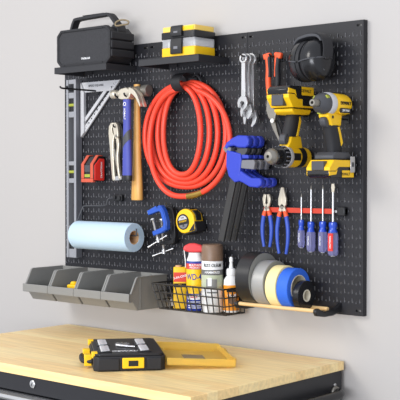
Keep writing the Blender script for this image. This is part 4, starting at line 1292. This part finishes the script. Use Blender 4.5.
# carry handle on the left side
hdl = MB().tube(smooth_path([(-0.001, 0.060, 0.018), (-0.018, 0.066, 0.018), (-0.026, 0.085, 0.018), (-0.026, 0.150, 0.018), (-0.018, 0.170, 0.018), (-0.001, 0.176, 0.018)]), 0.007, 10).build('carry_handle', 'black_matte', cs)
for y in (0.070, 0.165):
    MB().box(-0.022, -0.002, y - 0.013, y + 0.013, 0.006, 0.036).build('handle_clip', 'yellow', cs, bevel=0.002)
for y0 in (0.03, 0.14):
    for x0 in (0.034, 0.140):
        MB().box(x0 - 0.017, x0 + 0.017, y0, y0 + 0.090, CH + 0.0001, CH + 0.003).build('bit_rack', 'black', cs, bevel=0.0008)
text('DEWALT', 0.020, T(0.092, 0.055, CH + 0.0002), 'print_white', cs)
# hinged lid lying open on the right
lid = MB()
LT = 0.0018


def lidp(x, y, z):
    a = math.radians(-3.2)
    return (CW + 0.004 + x * math.cos(a), y, 0.0135 + x * math.sin(a) + z)


def lbox(x0, x1, y0, y1, z0, z1):
    v = lid.add([lidp(*p) for p in ((x0, y0, z0), (x1, y0, z0), (x1, y1, z0), (x0, y1, z0), (x0, y0, z1), (x1, y0, z1), (x1, y1, z1), (x0, y1, z1))])
    for f in ((0, 3, 2, 1), (4, 5, 6, 7), (0, 1, 5, 4), (1, 2, 6, 5), (2, 3, 7, 6), (3, 0, 4, 7)):
        lid.face([v[i] for i in f])


LWd = 0.186
lbox(0, LWd, 0, CD, 0, LT)
lbox(0, LWd, 0, LT, LT, 0.020)
lbox(0, LWd, CD - LT, CD, LT, 0.020)
lbox(0, LT, LT, CD - LT, LT, 0.020)
lbox(LWd - LT, LWd, LT, CD - LT, LT, 0.020)
for y in (0.045, 0.200):
    lbox(LWd, LWd + 0.010, y, y + 0.028, 0.002, 0.016)
lbox(0.02, LWd - 0.02, 0.03, 0.034, LT, 0.007)
lbox(0.02, LWd - 0.02, CD - 0.034, CD - 0.03, LT, 0.007)
lo = lid.build('lid', 'amber', cs, bevel=0.0008)
lid = MB()
lbox(0.060, 0.120, 0.095, 0.17, LT + 0.0001, LT + 0.0008)
lid.build('lid_label', 'tan', lo)
for y in (0.04, 0.20):
    MB().tube([(CW + 0.001, y, 0.022), (CW + 0.001, y + 0.028, 0.022)], 0.004, 10).build('hinge', 'amber', cs)
# bits lying in the racks: each a thing of its own
Mc = T(0.747, -0.590, BZ + 0.0003) @ Matrix.Rotation(RC, 4, 'Z')
proto = MB()
proto.lathe([(0, 0), (0.0026, 0), (0.0026, 0.012), (0.0018, 0.014), (0.0018, 0.020), (0.0012, 0.024), (0, 0.025)], rot(90, 'Y') @ T(0, 0, -0.0125), 6)
M_['bit_steel'] = mat('bright_bit_steel', 'dcdcdc', 0.4, metal=0.15, var=0.05)
pb = proto.build('screwdriver_bit', 'bit_steel')
k = 0
for side, x0, lab, gname in (('l', 0.034, 'silver screwdriver bit in the rack on the handle side of the case', 'bits in the handle side racks'),
                             ('r', 0.140, 'silver screwdriver bit in the rack on the lid side of the case', 'bits in the lid side racks')):
    for i in range(14):
        y = 0.036 + (i % 7) * 0.0125 + (0.11 if i >= 7 else 0)
        o = pb if k == 0 else pb.copy()
        if k:
            COL.objects.link(o)
        k += 1
        p = Mc @ Vector((x0, y, CH + 0.0031 + 0.0023))
        o.location = p
        o.rotation_euler = (0, 0, RC + math.radians(22))
        tag(o, lab, 'screwdriver bit', gname)
sk = thing('socket_adapter', 'silver star shaped adapter lying in the middle of the black case', 'adapter', Mc @ Vector((0.088, 0.165, CH + 0.0002)), RC)
for a in range(4):
    MB().box(-0.020, 0.020, -0.0022, 0.0022, 0, 0.004, rot(a * 45, 'Z')).build('blade', 'steel', sk)
bh = thing('bit_holder', 'slim silver bit holder lying beside the star shaped adapter', 'bit holder', Mc @ Vector((0.094, 0.115, CH + 0.0042)), RC)
MB().lathe([(0, -0.03), (0.004, -0.03), (0.004, 0.006), (0.0028, 0.008), (0.0028, 0.030), (0, 0.030)], rot(90, 'Y') @ rot(35, 'X'), 12).build('barrel', 'steel', bh)
